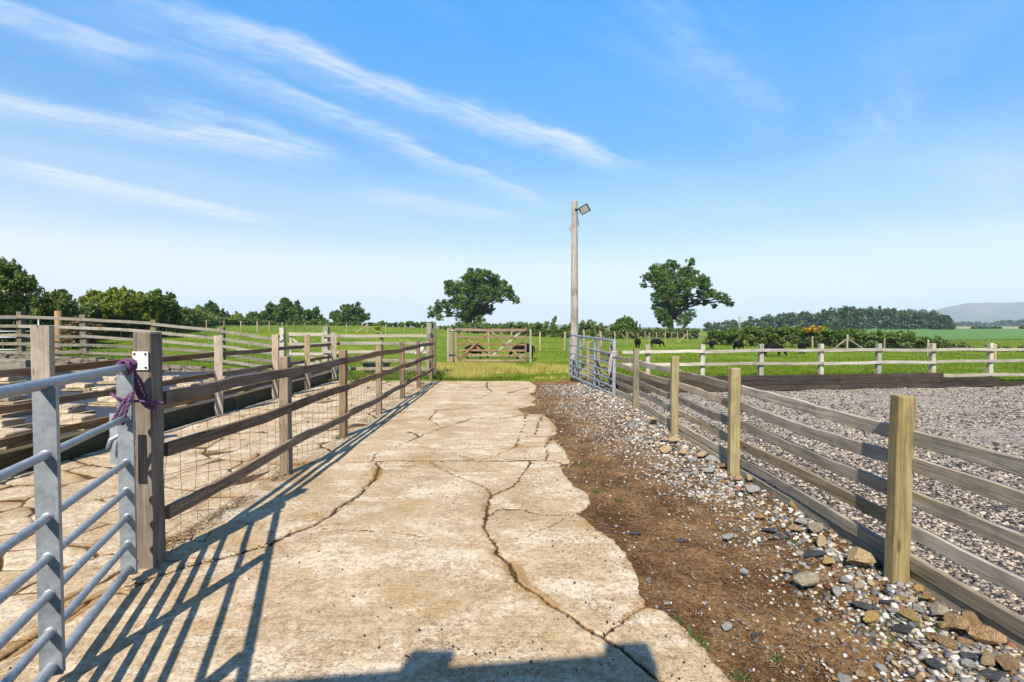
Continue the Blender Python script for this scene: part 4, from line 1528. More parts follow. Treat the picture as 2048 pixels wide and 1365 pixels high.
# ---- wooden gate with crossed braces
WY = 20.7
wg = thing('wooden_gate', 'brown six-rail wooden field gate with crossed diagonal braces', 'gate', (-2.55, WY, 0))
gx0, gx1 = -2.32, 0.70
for k, z in enumerate((1.415, 1.10, 0.80, 0.535, 0.32, 0.10)):
    beam('rail', (gx0, WY, z + 0.02), (gx1, WY, z), 0.032 if k else 0.06, 0.085 if k else 0.11, M['gate_wood_x'], wg, 8, 0.004)
mid = (gx0 + gx1) / 2 - 0.02
beam('brace', (gx0 + 0.05, WY - 0.035, 0.08), (mid - 0.01, WY - 0.035, 1.40), 0.03, 0.085, M['gate_wood_x'], wg, 6, 0.003)
beam('brace', (gx1 - 0.05, WY - 0.035, 0.08), (mid + 0.02, WY - 0.035, 1.40), 0.03, 0.085, M['gate_wood_x'], wg, 6, 0.003)
beam('brace', (gx0 + 0.08, WY + 0.035, 1.36), (mid - 0.15, WY + 0.035, 0.36), 0.03, 0.08, M['gate_wood_x'], wg, 6, 0.003)
beam('brace', (gx1 - 0.18, WY + 0.035, 1.36), (mid + 0.12, WY + 0.035, 0.36), 0.03, 0.08, M['rail_white'], wg, 6, 0.003)
post('stile', gx1, WY, 0.03, 1.50, 0.075, M['gate_wood_z'], wg)
post('stile', gx0 + 0.02, WY, 0.03, 1.46, 0.10, M['gate_wood_z'], wg)
post('hinge_post', gx0 - 0.20, WY, 0, 1.53, 0.17, M['post_lichen'], wg)
post('hinge_post', gx0 - 0.335, WY + 0.05, 0, 1.50, 0.08, M['post_white'], wg)
for z in (1.40, 0.34):
    tube('hinge', [(gx0 - 0.28, WY - 0.10, z), (gx0 - 0.15, WY - 0.10, z + 0.01), (gx0 + (0.25 if z > 1 else 0.0), WY - 0.06, z + 0.01)], 0.022, M['zinc'] if z > 1 else M['iron'], wg, 6)
tube('latch', [(gx1 - 0.12, WY - 0.06, 1.22), (gx1 - 0.05, WY - 0.08, 1.36), (gx1 + 0.03, WY - 0.06, 1.38), (gx1 - 0.03, WY - 0.06, 1.25)], 0.02, M['iron'], wg, 6)
p_ = post('post', gx1 + 0.22, WY + 0.3, 0, 1.45, 0.09, M['post_white'], wg)

# ---- things hanging on or standing by the fences
bm = bmesh.new()
bmesh.ops.create_icosphere(bm, subdivisions=3, radius=1)
rs = random.Random(5)
for v in bm.verts:
    zz = v.co.z
    v.co.x *= 0.14 * (0.55 + 0.45 * min(1, max(0, 0.6 - zz)))
    v.co.y *= 0.07
    v.co.z = 0.17 * zz + 0.55 * v.co.x
    v.co += Vector((1, .6, .5)) * 0.016 * math.sin(38 * v.co.x + 21 * v.co.z + 9 * v.co.y)
me = bpy.data.meshes.new('plastic_sack')
bm.to_mesh(me)
bm.free()
for p in me.polygons:
    p.use_smooth = True
me.materials.append(M['plastic_white'])
sk = mob('plastic_sack', me, None, (-2.52, 13.55, 0.93))
tag(sk, 'white plastic sack hung on lane fence near its far end', 'sack')

tr = thing('feed_trough', 'low black feed trough on the grass behind the five-rail section', 'trough', (-4.6, 16.6, 0))
V, F = box_geo(-0.42, 0.42, -0.2, 0.2, 0.0, 0.27)
V = [(x * (0.85 if z == 0 else 1), y * (0.8 if z == 0 else 1), z) for x, y, z in V]
bevelled('body', V, [f for f in F if f != (4, 5, 6, 7)], M['plastic_black'], tr, (-4.6, 16.6, float(terrain(-4.6, 16.6))), 0, 1)
tube('rim', [(-4.6 + sx * 0.43, 16.6 + sy * 0.21, 0.275) for sx, sy in ((-1, -1), (1, -1), (1, 1), (-1, 1), (-1, -1))], 0.016, M['plastic_black'], tr, 6)

# ---- stock fences of round stakes across the fields
def strut(p, q, parent):
    return beam('strut', p, q, 0.07, 0.07, M['stake_x'], parent, 2, 0.002)


def stock_fence(label, items, wires=True, r=0.05, first_group=None):
    """items: (px, y_top, y_base, kind) in photo pixels, standing where the base meets the land"""
    pts = []
    t = None
    for (px, yt, yb, kd) in items:
        x, y, z = on_terrain(px, yb)
        h = (yb - yt) * y / FPX
        h = min(max(h, 0.75), 1.5)
        pts.append((x, y, z, h, kd))
    t = thing('stock_fence', label, 'fence', pts[0][:3])
    for k, (x, y, z, h, kd) in enumerate(pts):
        rr = r * (1.35 if 's' in kd else 1)
        mob('stake', py_mesh('stake', *stake_geo(h, rr, 8, k), M['stake_orange' if 'o' in kd else 'stake'], True), t, (x, y, z)).rotation_euler = (random.uniform(-.03, .03), random.uniform(-.03, .03), 0)
        if 's' in kd:
            strut((x - 0.06, y - .02, z + h * .7), (x - 1.1, y - 0.1, z + 0.0), t)
            strut((x + 0.06, y - .02, z + h * .7), (x + 1.2, y - 0.1, z + 0.0), t)
    if wires:
        q = sorted(pts, key=lambda p: p[0])
        lines = []
        for f in (0.2, 0.45, 0.68, 0.92):
            lines.append([(x, y - r, z + h * f) for (x, y, z, h, kd) in q])
        multi_tube('wire', lines, 0.004, M['wire'], t, 4, WORLD_LOC[t.name])
    return t


stock_fence('row of round stakes crossing the middle of the left paddock', [
    (413, 641, 664, ''), (448, 642, 664, 'o'), (482, 643, 665, ''), (515, 643, 664, ''), (539, 644, 665, 'o'), (564, 645, 665, ''), (588, 644, 665, 'o'), (609, 646, 664, 'o'),
    (653, 647, 665, ''), (693, 648, 665, ''), (734, 647, 666, 's'), (772, 649, 667, ''), (809, 650, 668, ''), (845, 651, 669, ''), (878, 651, 668, '')])
stock_fence('stakes along the far edge of the paddock behind the wooden gate', [
    (935, 653, 666, ''), (940, 652, 667, ''), (954, 654, 667, ''), (966, 654, 667, ''), (975, 653, 667, ''), (984, 653, 668, ''), (999, 648, 669, ''), (1003, 650, 668, ''),
    (1076, 655, 671, ''), (1094, 655, 672, 's'), (1116, 658, 669, '')], True, 0.06)
stock_fence('near stakes between the wooden gate and the light pole', [
    (978, 667, 709, ''), (1022, 664, 708, ''), (1080, 665, 704, ''), (1129, 664, 702, '')], False, 0.058)
stock_fence('slim stakes standing in the grass right of the light pole', [
    (1168, 660, 694, ''), (1199, 661, 689, 's'), (1202, 664, 693, ''), (1230, 664, 688, ''), (1255, 665, 691, ''), (1298, 665, 688, ''), (1330, 664, 686, ''), (1343, 665, 685, ''),
    (1355, 665, 685, ''), (1375, 661, 684, 's')], True, 0.05)
stock_fence('far row of stakes before the hedge under the right oak', [
    (1216, 661, 676, ''), (1252, 662, 679, ''), (1277, 665, 679, ''), (1290, 663, 680, ''), (1313, 665, 680, ''), (1331, 664, 682, ''), (1367, 665, 682, ''), (1399, 666, 681, '')], True, 0.06)
stock_fence('stakes running along the foot of the trimmed hedge on the right', [
    (1418, 666, 684, ''), (1461, 668, 688, ''), (1510, 670, 691, ''), (1564, 671, 694, ''), (1625, 673, 698, ''), (1694, 669, 700, 's'), (1768, 677, 705, ''), (1855, 680, 711, ''), (1990, 690, 720, '')], True, 0.05)
stock_fence('thin stakes in the shade below the left hedge', [
    (227, 642, 668, ''), (246, 641, 667, ''), (263, 640, 666, ''), (278, 640, 665, ''), (291, 640, 664, ''), (302, 640, 663, ''), (321, 640, 663, ''), (335, 641, 662, ''), (345, 641, 662, ''),
    (364, 642, 662, ''), (380, 643, 662, '')], True, 0.05)

x, y, z = on_terrain(755, 668)
bk = thing('bucket', 'bright yellow bucket hanging by the propped stake in left paddock', 'bucket', (x, y, z))
V, F = [], []
prof = [(0.0, 0.28), (0.17, 0.28), (0.24, 0.62), (0.26, 0.62), (0.26, 0.66), (0.235, 0.66), (0.165, 0.31), (0, 0.31)]
n = 14
for j in range(n):
    a = 2 * math.pi * j / n
    for r, zz in prof:
        V.append((r * math.cos(a) * 1.25, r * math.sin(a) * 1.25, zz))
for j in range(n):
    for k in range(len(prof) - 1):
        F.append((j * 8 + k, ((j + 1) % n) * 8 + k, ((j + 1) % n) * 8 + k + 1, j * 8 + k + 1))
mob('pail', py_mesh('pail', V, F, M['plastic_yellow'], True), bk, (x, y, z))
tube('handle', [(x - 0.31, y, z + 0.64), (x - 0.2, y, z + 0.86), (x, y, z + 0.94), (x + 0.2, y, z + 0.86), (x + 0.31, y, z + 0.64)], 0.012, M['zinc'], bk, 6)

# ---- stone footing wall along the bank, block at its left end
sw = thing('stone_wall', 'low rough dry-stone wall between the sheeted floor and the grassy bank', 'wall', (-9, 14.6, 0))
stone_meshes = []
for k in range(6):
    bm = bmesh.new()
    bmesh.ops.create_cube(bm, size=1)
    bmesh.ops.subdivide_edges(bm, edges=bm.edges[:], cuts=1, use_grid_fill=True)
    rs = random.Random(50 + k)
    for v in bm.verts:
        v.co *= 1 - 0.16 * (v.co.length - 0.5)
        v.co += Vector((rs.uniform(-.09, .09), rs.uniform(-.09, .09), rs.uniform(-.09, .09)))
    me = bpy.data.meshes.new('stone')
    bm.to_mesh(me)
    bm.free()
    me.materials.append(M['wall_stone'])
    stone_meshes.append(me)
x = -5.45
rs = random.Random(12)
while x > -16.5:
    w = rs.uniform(0.16, 0.36)
    top = float(terrain(x - w / 2, 15.0)) + 0.05 + 0.06
    z = 0.13
    while z < top - 0.03:
        h = rs.uniform(0.09, 0.15)
        o = mob('stone', stone_meshes[rs.randrange(6)], sw, (x - w / 2 + rs.uniform(-.05, .05), 14.62 + rs.uniform(-.04, .04), z + h / 2))
        o.scale = (w * 1.02, 0.34, h * 1.08)
        o.rotation_euler = (rs.uniform(-.08, .08), rs.uniform(-.08, .08), rs.uniform(-.1, .1) + (math.pi if rs.random() < .5 else 0))
        z += h * 0.94
    x -= w * 0.97
V, F = box_geo(-1.2, 1.2, -0.35, 0.35, 0, 0.58)
cb = bevelled('concrete_block', V, F, M['block'], None, (-14.5, 13.6, 0.05), 0.03, 2, 4, 0.012)
tag(cb, 'big mossy concrete block at the left end of the stone wall', 'block')
es = mob('loose_stone', stone_meshes[2], None, (-5.35, 14.35, 0.24))
es.scale = (0.42, 0.35, 0.24)
tag(es, 'single squared stone at the far end of the timber kerb', 'stone')

# ---- stone pads on the sheeted floor
PADS = [(-6.25, 6.05), (-6.2, 7.1), (-6.35, 9.1), (-6.3, 11.1), (-7.45, 8.05), (-7.6, 9.3), (-7.35, 6.95), (-8.55, 8.1), (-7.7, 11.6), (-9.1, 10.8), (-9.8, 9.4), (-10.2, 11.5),
        (-10.6, 12.9), (-8.0, 13.2), (-11.3, 10.7), (-12.0, 12.6), (-13.4, 12.9), (-6.3, 13.2), (-9.2, 13.0)]
names = ['nearest the viewer at left picture edge', 'nearest one right of the tall pale post', 'nearest one right of the white-plated corner post', 'by the kerb right of second chunky post',
         'just behind the nearest one right of tall post', 'left of the gate latch under the middle rail', 'second from front at left picture edge', 'third from front at left picture edge',
         'second one right of the white-plated corner post', 'just above the middle rail left of the latch', 'fourth from front at left picture edge', 'directly below the gate top tube right of tall post',
         'backmost one left of the purple rope', 'at the back behind second chunky post', 'fifth from front at left picture edge', 'at the back beside the tall pale post',
         'at the back below the concrete block', 'in the far corner by the kerb', 'backmost one just right of the corner post']
for (x, y), nm in zip(PADS, names):
    x, y = x * 0.895, y * 0.895
    if x > -5.75:
        x = -5.75
    zf = 0.185
    t = thing('stone_pad', 'pale stone pad, ' + nm, 'stone pad', (x, y, zf), 'stone pads on the dark sheeted floor')
    ang = random.uniform(-.25, .35)
    s = random.uniform(.72, .92)
    V, F = box_geo(-0.33 * s, 0.33 * s, -0.30 * s, 0.30 * s, 0.0, 0.055, 0.012)
    o = bevelled('base_slab', V, F, M['pad_slab'], t, (x, y, zf), 0.006, 1, 1, 0.006)
    o.rotation_euler.z = ang
    V, F = box_geo(-0.21 * s, 0.20 * s, -0.19 * s, 0.20 * s, 0.058, 0.058 + random.uniform(.07, .105), 0.012)
    dx, dy = random.uniform(-.04, .04), random.uniform(-.04, .04)
    o = bevelled('top_stone', V, F, M['stone_pad'], t, (x + dx, y + dy, zf), 0.008, 1, 2, 0.008)
    o.rotation_euler.z = ang + random.uniform(-.15, .15)

# ---- unseen stand-in shed behind the camera, added to cast the near shadow
sh = thing('timber_shed', 'dark timber shed behind the viewer whose roof edge shades the near concrete', 'shed', (-1.8, -1.6, 0))
sx0, sx1, sy = -4.2, -0.12, -0.80
dirv = Vector((1.0, 0.105, 0))
z = 0.07
k = 0
while z < 2.82:
    beam('board', (sx0, sy + (sx0 + 1.8) * 0.105 - 0.06, z), (sx1 - 0.06, sy + (sx1 - 0.06 + 1.8) * 0.105 - 0.06, z), 0.022, 0.142, M['shed_board'], sh, 3, 0.002)
    z += 0.144
for x in (sx0 + 0.05, sx1 - 0.12):
    beam('side_wall', (x, sy + (x + 1.8) * 0.105 - 0.10, 1.4), (x + 0.16, sy - 2.2, 1.4), 0.03, 2.75, M['shed_board'], sh, 2, 0.0)
pts = [(sx0, sy + (sx0 + 1.8) * .105), (sx1, sy + (sx1 + 1.8) * .105), (sx1 + 0.25, sy - 2.3), (sx0 + 0.25, sy - 2.5)]
V = [(x, y, 2.90 + (0.0 if i < 2 else -0.3)) for i, (x, y) in enumerate(pts)] + [(x, y, 2.99 + (0.0 if i < 2 else -0.3)) for i, (x, y) in enumerate(pts)]
F = [(3, 2, 1, 0), (4, 5, 6, 7), (0, 1, 5, 4), (1, 2, 6, 5), (2, 3, 7, 6), (3, 0, 4, 7)]
rf = mob('roof', py_mesh('roof', V, F, M['felt']), sh, (0, 0, 0))
rf.location = -WORLD_LOC[sh.name]
V, F = box_geo(-0.10, 0.10, -0.005, 0.06, 2.9, 3.125)  # made-up lump on the roof edge, shapes the block in the shadow
bevelled('vent_box', V, F, M['felt'], sh, (-1.09, sy + 0.71 * .105 - 0.065, 0), 0.01, 1)
V, F = box_geo(-0.21, 0.0, -0.14, 0.02, 2.9, 3.075)  # made-up rounded end, added for the bump where the shadow stops
bevelled('end_cap', V, F, M['felt'], sh, (sx1 + 0.06, sy + (sx1 + 1.8) * .105 - 0.03, 0), 0.05, 4)

# ================================================================== SHEEP
def sheep_mesh(name, graze):
    """one continuous body grown over a skeleton; faces +X, feet on z = 0, about 0.62 m at the back"""
    J = {}
    E = []

    def add(k, p, r, parent=None):
        J[k] = (len(J), p, r)
        if parent:
            E.append((J[parent][0], J[k][0]))
    add('pelvis', (-0.26, 0, 0.44), (0.18, 0.19))
    add('loin', (-0.10, 0, 0.43), (0.225, 0.225), 'pelvis')
    add('chest', (0.12, 0, 0.43), (0.22, 0.22), 'loin')
    add('shoulder', (0.28, 0, 0.44), (0.165, 0.17), 'chest')
    if graze:
        add('neck', (0.42, 0, 0.36), (0.085, 0.085), 'shoulder')
        add('poll', (0.51, 0, 0.24), (0.066, 0.062), 'neck')
        add('muzzle', (0.56, 0, 0.10), (0.042, 0.042), 'poll')
        add('nose', (0.575, 0, 0.055), (0.030, 0.030), 'muzzle')
    else:
        add('neck', (0.38, 0, 0.58), (0.085, 0.085), 'shoulder')
        add('poll', (0.46, 0, 0.70), (0.068, 0.064), 'neck')
        add('muzzle', (0.58, 0, 0.655), (0.043, 0.043), 'poll')
        add('nose', (0.63, 0, 0.635), (0.030, 0.030), 'muzzle')
    hx, hy, hz = J['poll'][1]
    for s in (-1, 1):
        k = str(s)
        add('ear' + k, (hx - 0.02, 0.075 * s, hz + 0.02), (0.022, 0.022), 'poll')
        add('eart' + k, (hx - 0.03, 0.14 * s, hz + 0.01), (0.010, 0.014), 'ear' + k)
        add('hip' + k, (-0.28, 0.10 * s, 0.36), (0.085, 0.075), 'pelvis')
        add('hock' + k, (-0.34, 0.10 * s, 0.19), (0.030, 0.030), 'hip' + k)
        add('hfet' + k, (-0.31, 0.10 * s, 0.045), (0.022, 0.022), 'hock' + k)
        add('hhof' + k, (-0.29, 0.10 * s, 0.012), (0.024, 0.022), 'hfet' + k)
        add('elb' + k, (0.24, 0.095 * s, 0.31), (0.060, 0.055), 'shoulder')
        add('knee' + k, (0.26, 0.09 * s, 0.17), (0.028, 0.028), 'elb' + k)
        add('ffet' + k, (0.245, 0.09 * s, 0.045), (0.021, 0.021), 'knee' + k)
        add('fhof' + k, (0.265, 0.09 * s, 0.012), (0.024, 0.022), 'ffet' + k)
    add('tail', (-0.40, 0, 0.45), (0.035, 0.04), 'pelvis')
    add('tailt', (-0.44, 0, 0.30), (0.018, 0.02), 'tail')
    me = bpy.data.meshes.new(name)
    me.from_pydata([v[1] for v in J.values()], E, [])
    o = bpy.data.objects.new(name + '_tmp', me)
    COL.objects.link(o)
    sk = o.modifiers.new('s', 'SKIN')
    for (i, p, r) in J.values():
        me.skin_vertices[0].data[i].radius = r
    me.skin_vertices[0].data[0].use_root = True
    sb = o.modifiers.new('b', 'SUBSURF')
    sb.levels = 2
    sb.render_levels = 2
    dg = bpy.context.evaluated_depsgraph_get()
    ev = o.evaluated_get(dg)
    out = bpy.data.meshes.new_from_object(ev)
    out.name = name
    rs = random.Random(3)
    zmin = min(v.co.z for v in out.vertices)
    for v in out.vertices:
        v.co.z -= zmin
        x, y, z = v.co
        if z > 0.26 and -0.45 < x < 0.42:                # woolly fleece
            n = 0.018 * math.sin(31 * x + 2) * math.sin(29 * y + 1) * math.sin(27 * z) + rs.uniform(-.006, .006)
            v.co += v.normal * n
    for p in out.polygons:
        p.use_smooth = True
    out.materials.clear()
    out.materials.append(M['wool'])
    bpy.data.objects.remove(o)
    return out


SHG = sheep_mesh('sheep', True)
SHS = sheep_mesh('sheep', False)
G = 'black sheep grazing in the paddock'
SHEEP = [  # px, base y, facing (degrees), mesh, scale, label
    (949, 718.5, 0, SHG, 1.05, 'black sheep behind the left half of the wooden gate'),
    (1047, 719, 170, SHG, 1.15, 'black sheep behind the right end of the wooden gate'),
    (1275, 696, 80, SHG, 1.0, 'black sheep seen from behind, leftmost of those right of the pole'),
    (1313, 695, -5, SHG, 1.0, 'black sheep grazing side-on beside the leftmost sheep in right field'),
    (1423, 698, 70, SHG, 0.92, 'slim black sheep seen from behind, third along in right field'),
    (1477, 703, 92, SHG, 0.98, 'round black sheep seen squarely from behind above the bleached rail'),
    (1546, 714, -10, SHG, 1.05, 'nearest black sheep grazing side-on behind the bleached rail'),
    (1604, 708, 60, SHG, 0.95, 'rightmost black sheep, half hidden by the bleached rail'),
]
for (px, yb, ang, me, sc, lab) in SHEEP:
    x, y, z = on_terrain(px, yb)
    o = mob('sheep', me, None, (x, y, z))
    o.rotation_euler.z = math.radians(ang)
    o.scale = (sc * 1.08, sc * 1.12, sc * 1.14)
    tag(o, lab, 'sheep', G)

# ================================================================== VEGETATION
def leaf_cards(C, size, rs, up=0.25, aspect=0.6):
    """C (n,3) centres -> diamond leaf faces, random orientation"""
    n = len(C)
    N = rs.normal(size=(n, 3))
    N[:, 2] = np.abs(N[:, 2]) + up
    N /= np.linalg.norm(N, axis=1)[:, None]
    A = np.cross(N, rs.normal(size=(n, 3)))
    A /= np.linalg.norm(A, axis=1)[:, None]
    B = np.cross(N, A)
    s = (size * rs.uniform(0.6, 1.35, n))[:, None] if np.isscalar(size) else (size * rs.uniform(0.6, 1.35, n))[:, None]
    V = np.stack([C + A * s, C + B * s * aspect + N * s * .15, C - A * s, C - B * s * aspect + N * s * .15], 1).reshape(-1, 3)
    F = np.arange(4 * n).reshape(n, 4)
    return V, F


def clump_points(clumps, n, rs, sub=0.34, nsub=9, fill=0.75):
    """clumps: (x, y, z, rx, ry, rz); leaves sit on sub-clumps spread over each clump"""
    w = np.array([c[3] * c[4] + c[4] * c[5] + c[3] * c[5] for c in clumps])
    w = w / w.sum()
    out = []
    for c, k in zip(clumps, w):
        cnt = max(8, int(n * k))
        cx, cy, cz, rx, ry, rz = c
        d = rs.normal(size=(nsub, 3))
        d /= np.linalg.norm(d, axis=1)[:, None]
        d *= rs.uniform(0.45, 0.95, nsub)[:, None]
        d = np.concatenate([d, [[0, 0, 0]]])
        which = rs.integers(0, nsub + 1, cnt)
        q = rs.normal(size=(cnt, 3))
        q /= np.linalg.norm(q, axis=1)[:, None]
        q *= (rs.uniform(0, 1, cnt) ** (1 / 2.2))[:, None]
        p = d[which] + q * sub * rs.uniform(0.75, 1.3, nsub + 1)[which][:, None]
        out.append(p * np.array([rx, ry, rz]) + np.array([cx, cy, cz]))
    return np.concatenate(out)


def foliage(name, clumps, n, size, mat, parent, seed, sub=0.34, nsub=9, origin=None, zmin=None):
    rs = np.random.default_rng(seed)
    C = clump_points(clumps, n, rs, sub, nsub)
    if zmin is not None:
        C = C[C[:, 2] > zmin]
    o0 = WORLD_LOC[parent.name] if parent else Vector(origin)
    V, F = leaf_cards(C - np.array(o0), size, rs)
    return mob(name, np_mesh(name, V, F, mat), parent, o0)


def limb(a, b, r0, r1, rs, sag=0.12, n=6):
    a, b = Vector(a), Vector(b)
    L = (b - a).length
    pts, rr = [], []
    off = Vector((rs.uniform(-1, 1), rs.uniform(-1, 1), rs.uniform(.2, 1))) * L * sag
    for i in range(n + 1):
        t = i / n
        pts.append(a.lerp(b, t) + off * math.sin(math.pi * t) + Vector((rs.uniform(-1, 1), rs.uniform(-1, 1), rs.uniform(-1, 1))) * L * 0.02)
        rr.append(r0 * (1 - t) + r1 * t)
    return pts, rr


def oak(label, tpx, base_y, Y, px_clumps, nleaf, leaf, seed, tr=0.45, fork=0.33):
    rs = random.Random(seed)
    k = Y / FPX
    bx, by, _ = at(tpx, base_y, Y)
    bz = float(terrain(bx, by))
    t = thing('oak_tree', label, 'tree', (bx, by, bz))
    clumps = []
    for (cx, cy, r) in px_clumps:
        x, y, z = at(cx, cy, Y)
        off = abs(cx - tpx) * k
        dy = rs.uniform(-1, 1) * max(1.5, 5.5 - off * 0.35)
        R = r * k
        clumps.append((x, Y + dy, z, R * 1.22, R * 1.35, R * 1.06))
    minis = []
    for c in clumps:                                     # ragged outer twigs
        for _ in range(5):
            v = Vector((rs.gauss(0, 1), rs.gauss(0, 1), rs.gauss(0, 1))).normalized()
            q = c[3] * rs.uniform(.20, .34)
            minis.append((c[0] + v.x * c[3] * .95, c[1] + v.y * c[4] * .95, c[2] + v.z * c[5] * .95, q, q, q * .8))
    ztop = max(c[2] for c in clumps)
    fz = bz + (ztop - bz) * fork
    V, F = [], []

    def put(pts, rr, n):
        v, f = tube_geo([Vector(p) - Vector((bx, by, bz)) for p in pts], rr, n, True, len(V))
        V.extend(v)
        F.extend(f)
    put([(bx, by, bz - 0.3), (bx, by, bz + 0.3), (bx + 0.05, by, bz + (fz - bz) * .6), (bx - 0.05, by, fz), (bx, by, fz + (ztop - fz) * .45)],
        [tr * 1.7, tr * 1.2, tr, tr * .9, tr * .45], 10)
    for c in clumps:
        s = Vector((bx, by, fz + rs.uniform(-.25, .35) * (ztop - fz)))
        if c[2] < fz:
            s = Vector((bx, by, fz - rs.uniform(0, .3) * (fz - bz)))
        pts, rr = limb(s, c[:3], tr * .38, 0.05, rs)
        put(pts, rr, 6)
        for _ in range(3):
            q = Vector(c[:3]) + Vector((rs.uniform(-.8, .8) * c[3], rs.uniform(-.8, .8) * c[4], rs.uniform(-.7, .7) * c[5]))
            pts, r2 = limb(pts_mid(pts), q, 0.07, 0.02, rs, 0.1, 4)
            put(pts, r2, 4)
            pts, rr = limb(s, c[:3], tr * .3, 0.05, rs) if False else (pts, rr)
    mob('trunk', py_mesh('trunk', V, F, M['bark'], True), t, (bx, by, bz))
    foliage('crown', clumps + minis, nleaf, leaf, M['leaf_oak'], t, seed, 0.34, 18)
    return t


def pts_mid(p):
    return p[len(p) * 2 // 3]


OAK1 = [(930, 575, 26), (965, 562, 22), (990, 568, 20), (1010, 582, 13), (1022, 593, 9), (1033, 601, 7), (955, 588, 24), (907, 576, 16), (897, 568, 9), (985, 590, 15), (888, 610, 11),
        (873, 621, 11), (866, 630, 7), (897, 626, 9), (905, 606, 10), (930, 612, 20), (955, 622, 18), (975, 618, 12), (942, 638, 15), (922, 634, 10), (962, 640, 9), (945, 560, 14), (1000, 600, 7), (884, 636, 6)]
OAK2 = [(1330, 545, 20), (1358, 536, 18), (1383, 543, 15), (1310, 555, 15), (1294, 553, 9), (1398, 562, 14), (1345, 565, 22), (1372, 574, 20), (1403, 583, 15), (1423, 591, 12), (1441, 598, 9),
        (1455, 605, 8), (1320, 588, 16), (1303, 598, 10), (1338, 597, 20), (1368, 598, 12), (1325, 622, 17), (1352, 626, 16), (1373, 628, 10), (1308, 628, 11), (1342, 640, 12), (1372, 612, 8),
        (1395, 602, 8), (1415, 606, 6), (1438, 611, 5), (1461, 609, 5), (1318, 536, 9), (1376, 527, 8), (1345, 526, 8), (1290, 570, 6), (1362, 642, 12), (1318, 642, 10), (1335, 575, 14), (1395, 548, 9), (1318, 570, 12), (1355, 612, 14)]
oak('spreading oak with long drooping side limbs behind the wooden gate', 938, 668, 105, OAK1, 34000, 0.21, 11, 0.62, 0.36)
oak('tall oak with a low arm reaching right, right of the light pole', 1340, 668, 90, OAK2, 40000, 0.18, 23, 0.60, 0.36)


def bush(name, label, px_clumps, Y, n, leaf, mat, seed, cat='bush', depth=1.2, trunk=True, sub=0.36, nsub=12, group=None):
    """free-standing shrub or round tree from pixel clumps (x, y, r)"""
    k = Y / FPX
    mx = sum(c[0] for c in px_clumps) / len(px_clumps)
    bx = at(mx, 660, Y)[0]
    bz = float(terrain(bx, Y))
    t = thing(name, label, cat, (bx, Y, bz), group)
    rs = random.Random(seed)
    cl = []
    for (cx, cy, r) in px_clumps:
        x, y, z = at(cx, cy, Y)
        R = r * k
        cl.append((x, Y + rs.uniform(-.6, .6) * R, z, R, R * depth, R))
    if trunk:
        V, F = [], []
        for c in cl:
            pts, rr = limb((bx + (c[0] - bx) * .3, Y, bz - 0.1), c[:3], 0.02 + 0.012 * Y / 10, 0.015, rs)
            v, f = tube_geo([Vector(p) - Vector((bx, Y, bz)) for p in pts], rr, 5, True, len(V))
            V += v
            F += f
        mob('branches' if cat == 'bush' else 'trunk', py_mesh('trunk', V, F, M['bark'], True), t, (bx, Y, bz))
    for c in list(cl):                                   # loose shoots breaking the outline
        for _ in range(6):
            v = Vector((rs.gauss(0, 1), rs.gauss(0, 1), rs.gauss(.5, 1))).normalized()
            q = c[3] * rs.uniform(.14, .30)
            e = rs.uniform(.9, 1.12)
            cl.append((c[0] + v.x * c[3] * e, c[1] + v.y * c[4] * e, c[2] + v.z * c[5] * e, q * .7, q * .7, q * 1.5))
    foliage('crown', cl, int(n * 1.15), leaf, M[mat], t, seed, sub, nsub, zmin=bz)
    return t


def fill_box(x0, x1, top, bottom, r, rs):
    out = []
    y = top + r
    while y < bottom + r:
        x = x0
        while x <= x1:
            out.append((x + rs.uniform(-.4, .4) * r, y + rs.uniform(-.4, .4) * r, r * rs.uniform(.8, 1.25)))
            x += r * 1.25
        y += r * 1.2
    return out


R_ = random.Random(99)
# left hand shrubs
bush('hawthorn_bush', 'tall dark hawthorn bush cut by the left edge of the picture', [(5, 560, 34), (-25, 575, 45), (35, 575, 24), (50, 558, 12), (62, 570, 8), (20, 540, 16), (8, 532, 12), (40, 548, 9), (30, 610, 34), (0, 625, 40), (48, 600, 15), (-30, 540, 30)],
     22, 26000, 0.055, 'leaf_dark', 1, sub=0.40, nsub=16)
bush('hawthorn_bush', 'lower open dark bush right of the tall left hawthorn', [(85, 605, 18), (105, 600, 16), (128, 598, 13), (140, 610, 14), (122, 586, 7), (75, 620, 18), (110, 625, 20), (140, 628, 18), (95, 640, 20), (130, 645, 18)],
     25, 16000, 0.062, 'leaf_dark', 2, sub=0.40, nsub=14)
bush('field_maple', 'broad yellow-green bush, the brightest above the bank fence', [(200, 605, 24), (228, 597, 20), (255, 600, 22), (285, 605, 20), (180, 615, 18), (215, 620, 24), (250, 620, 26), (290, 622, 20), (235, 590, 12), (262, 592, 11), (205, 590, 10)],
     31, 26000, 0.072, 'leaf_yellow', 3, sub=0.38, nsub=16)
bush('hawthorn_bush', 'mid-green bush at the right end of the yellow-green one', [(315, 602, 18), (338, 605, 16), (345, 615, 12), (325, 620, 20), (305, 612, 14)], 33, 12000, 0.075, 'leaf_hedge', 4, sub=0.4, nsub=14)


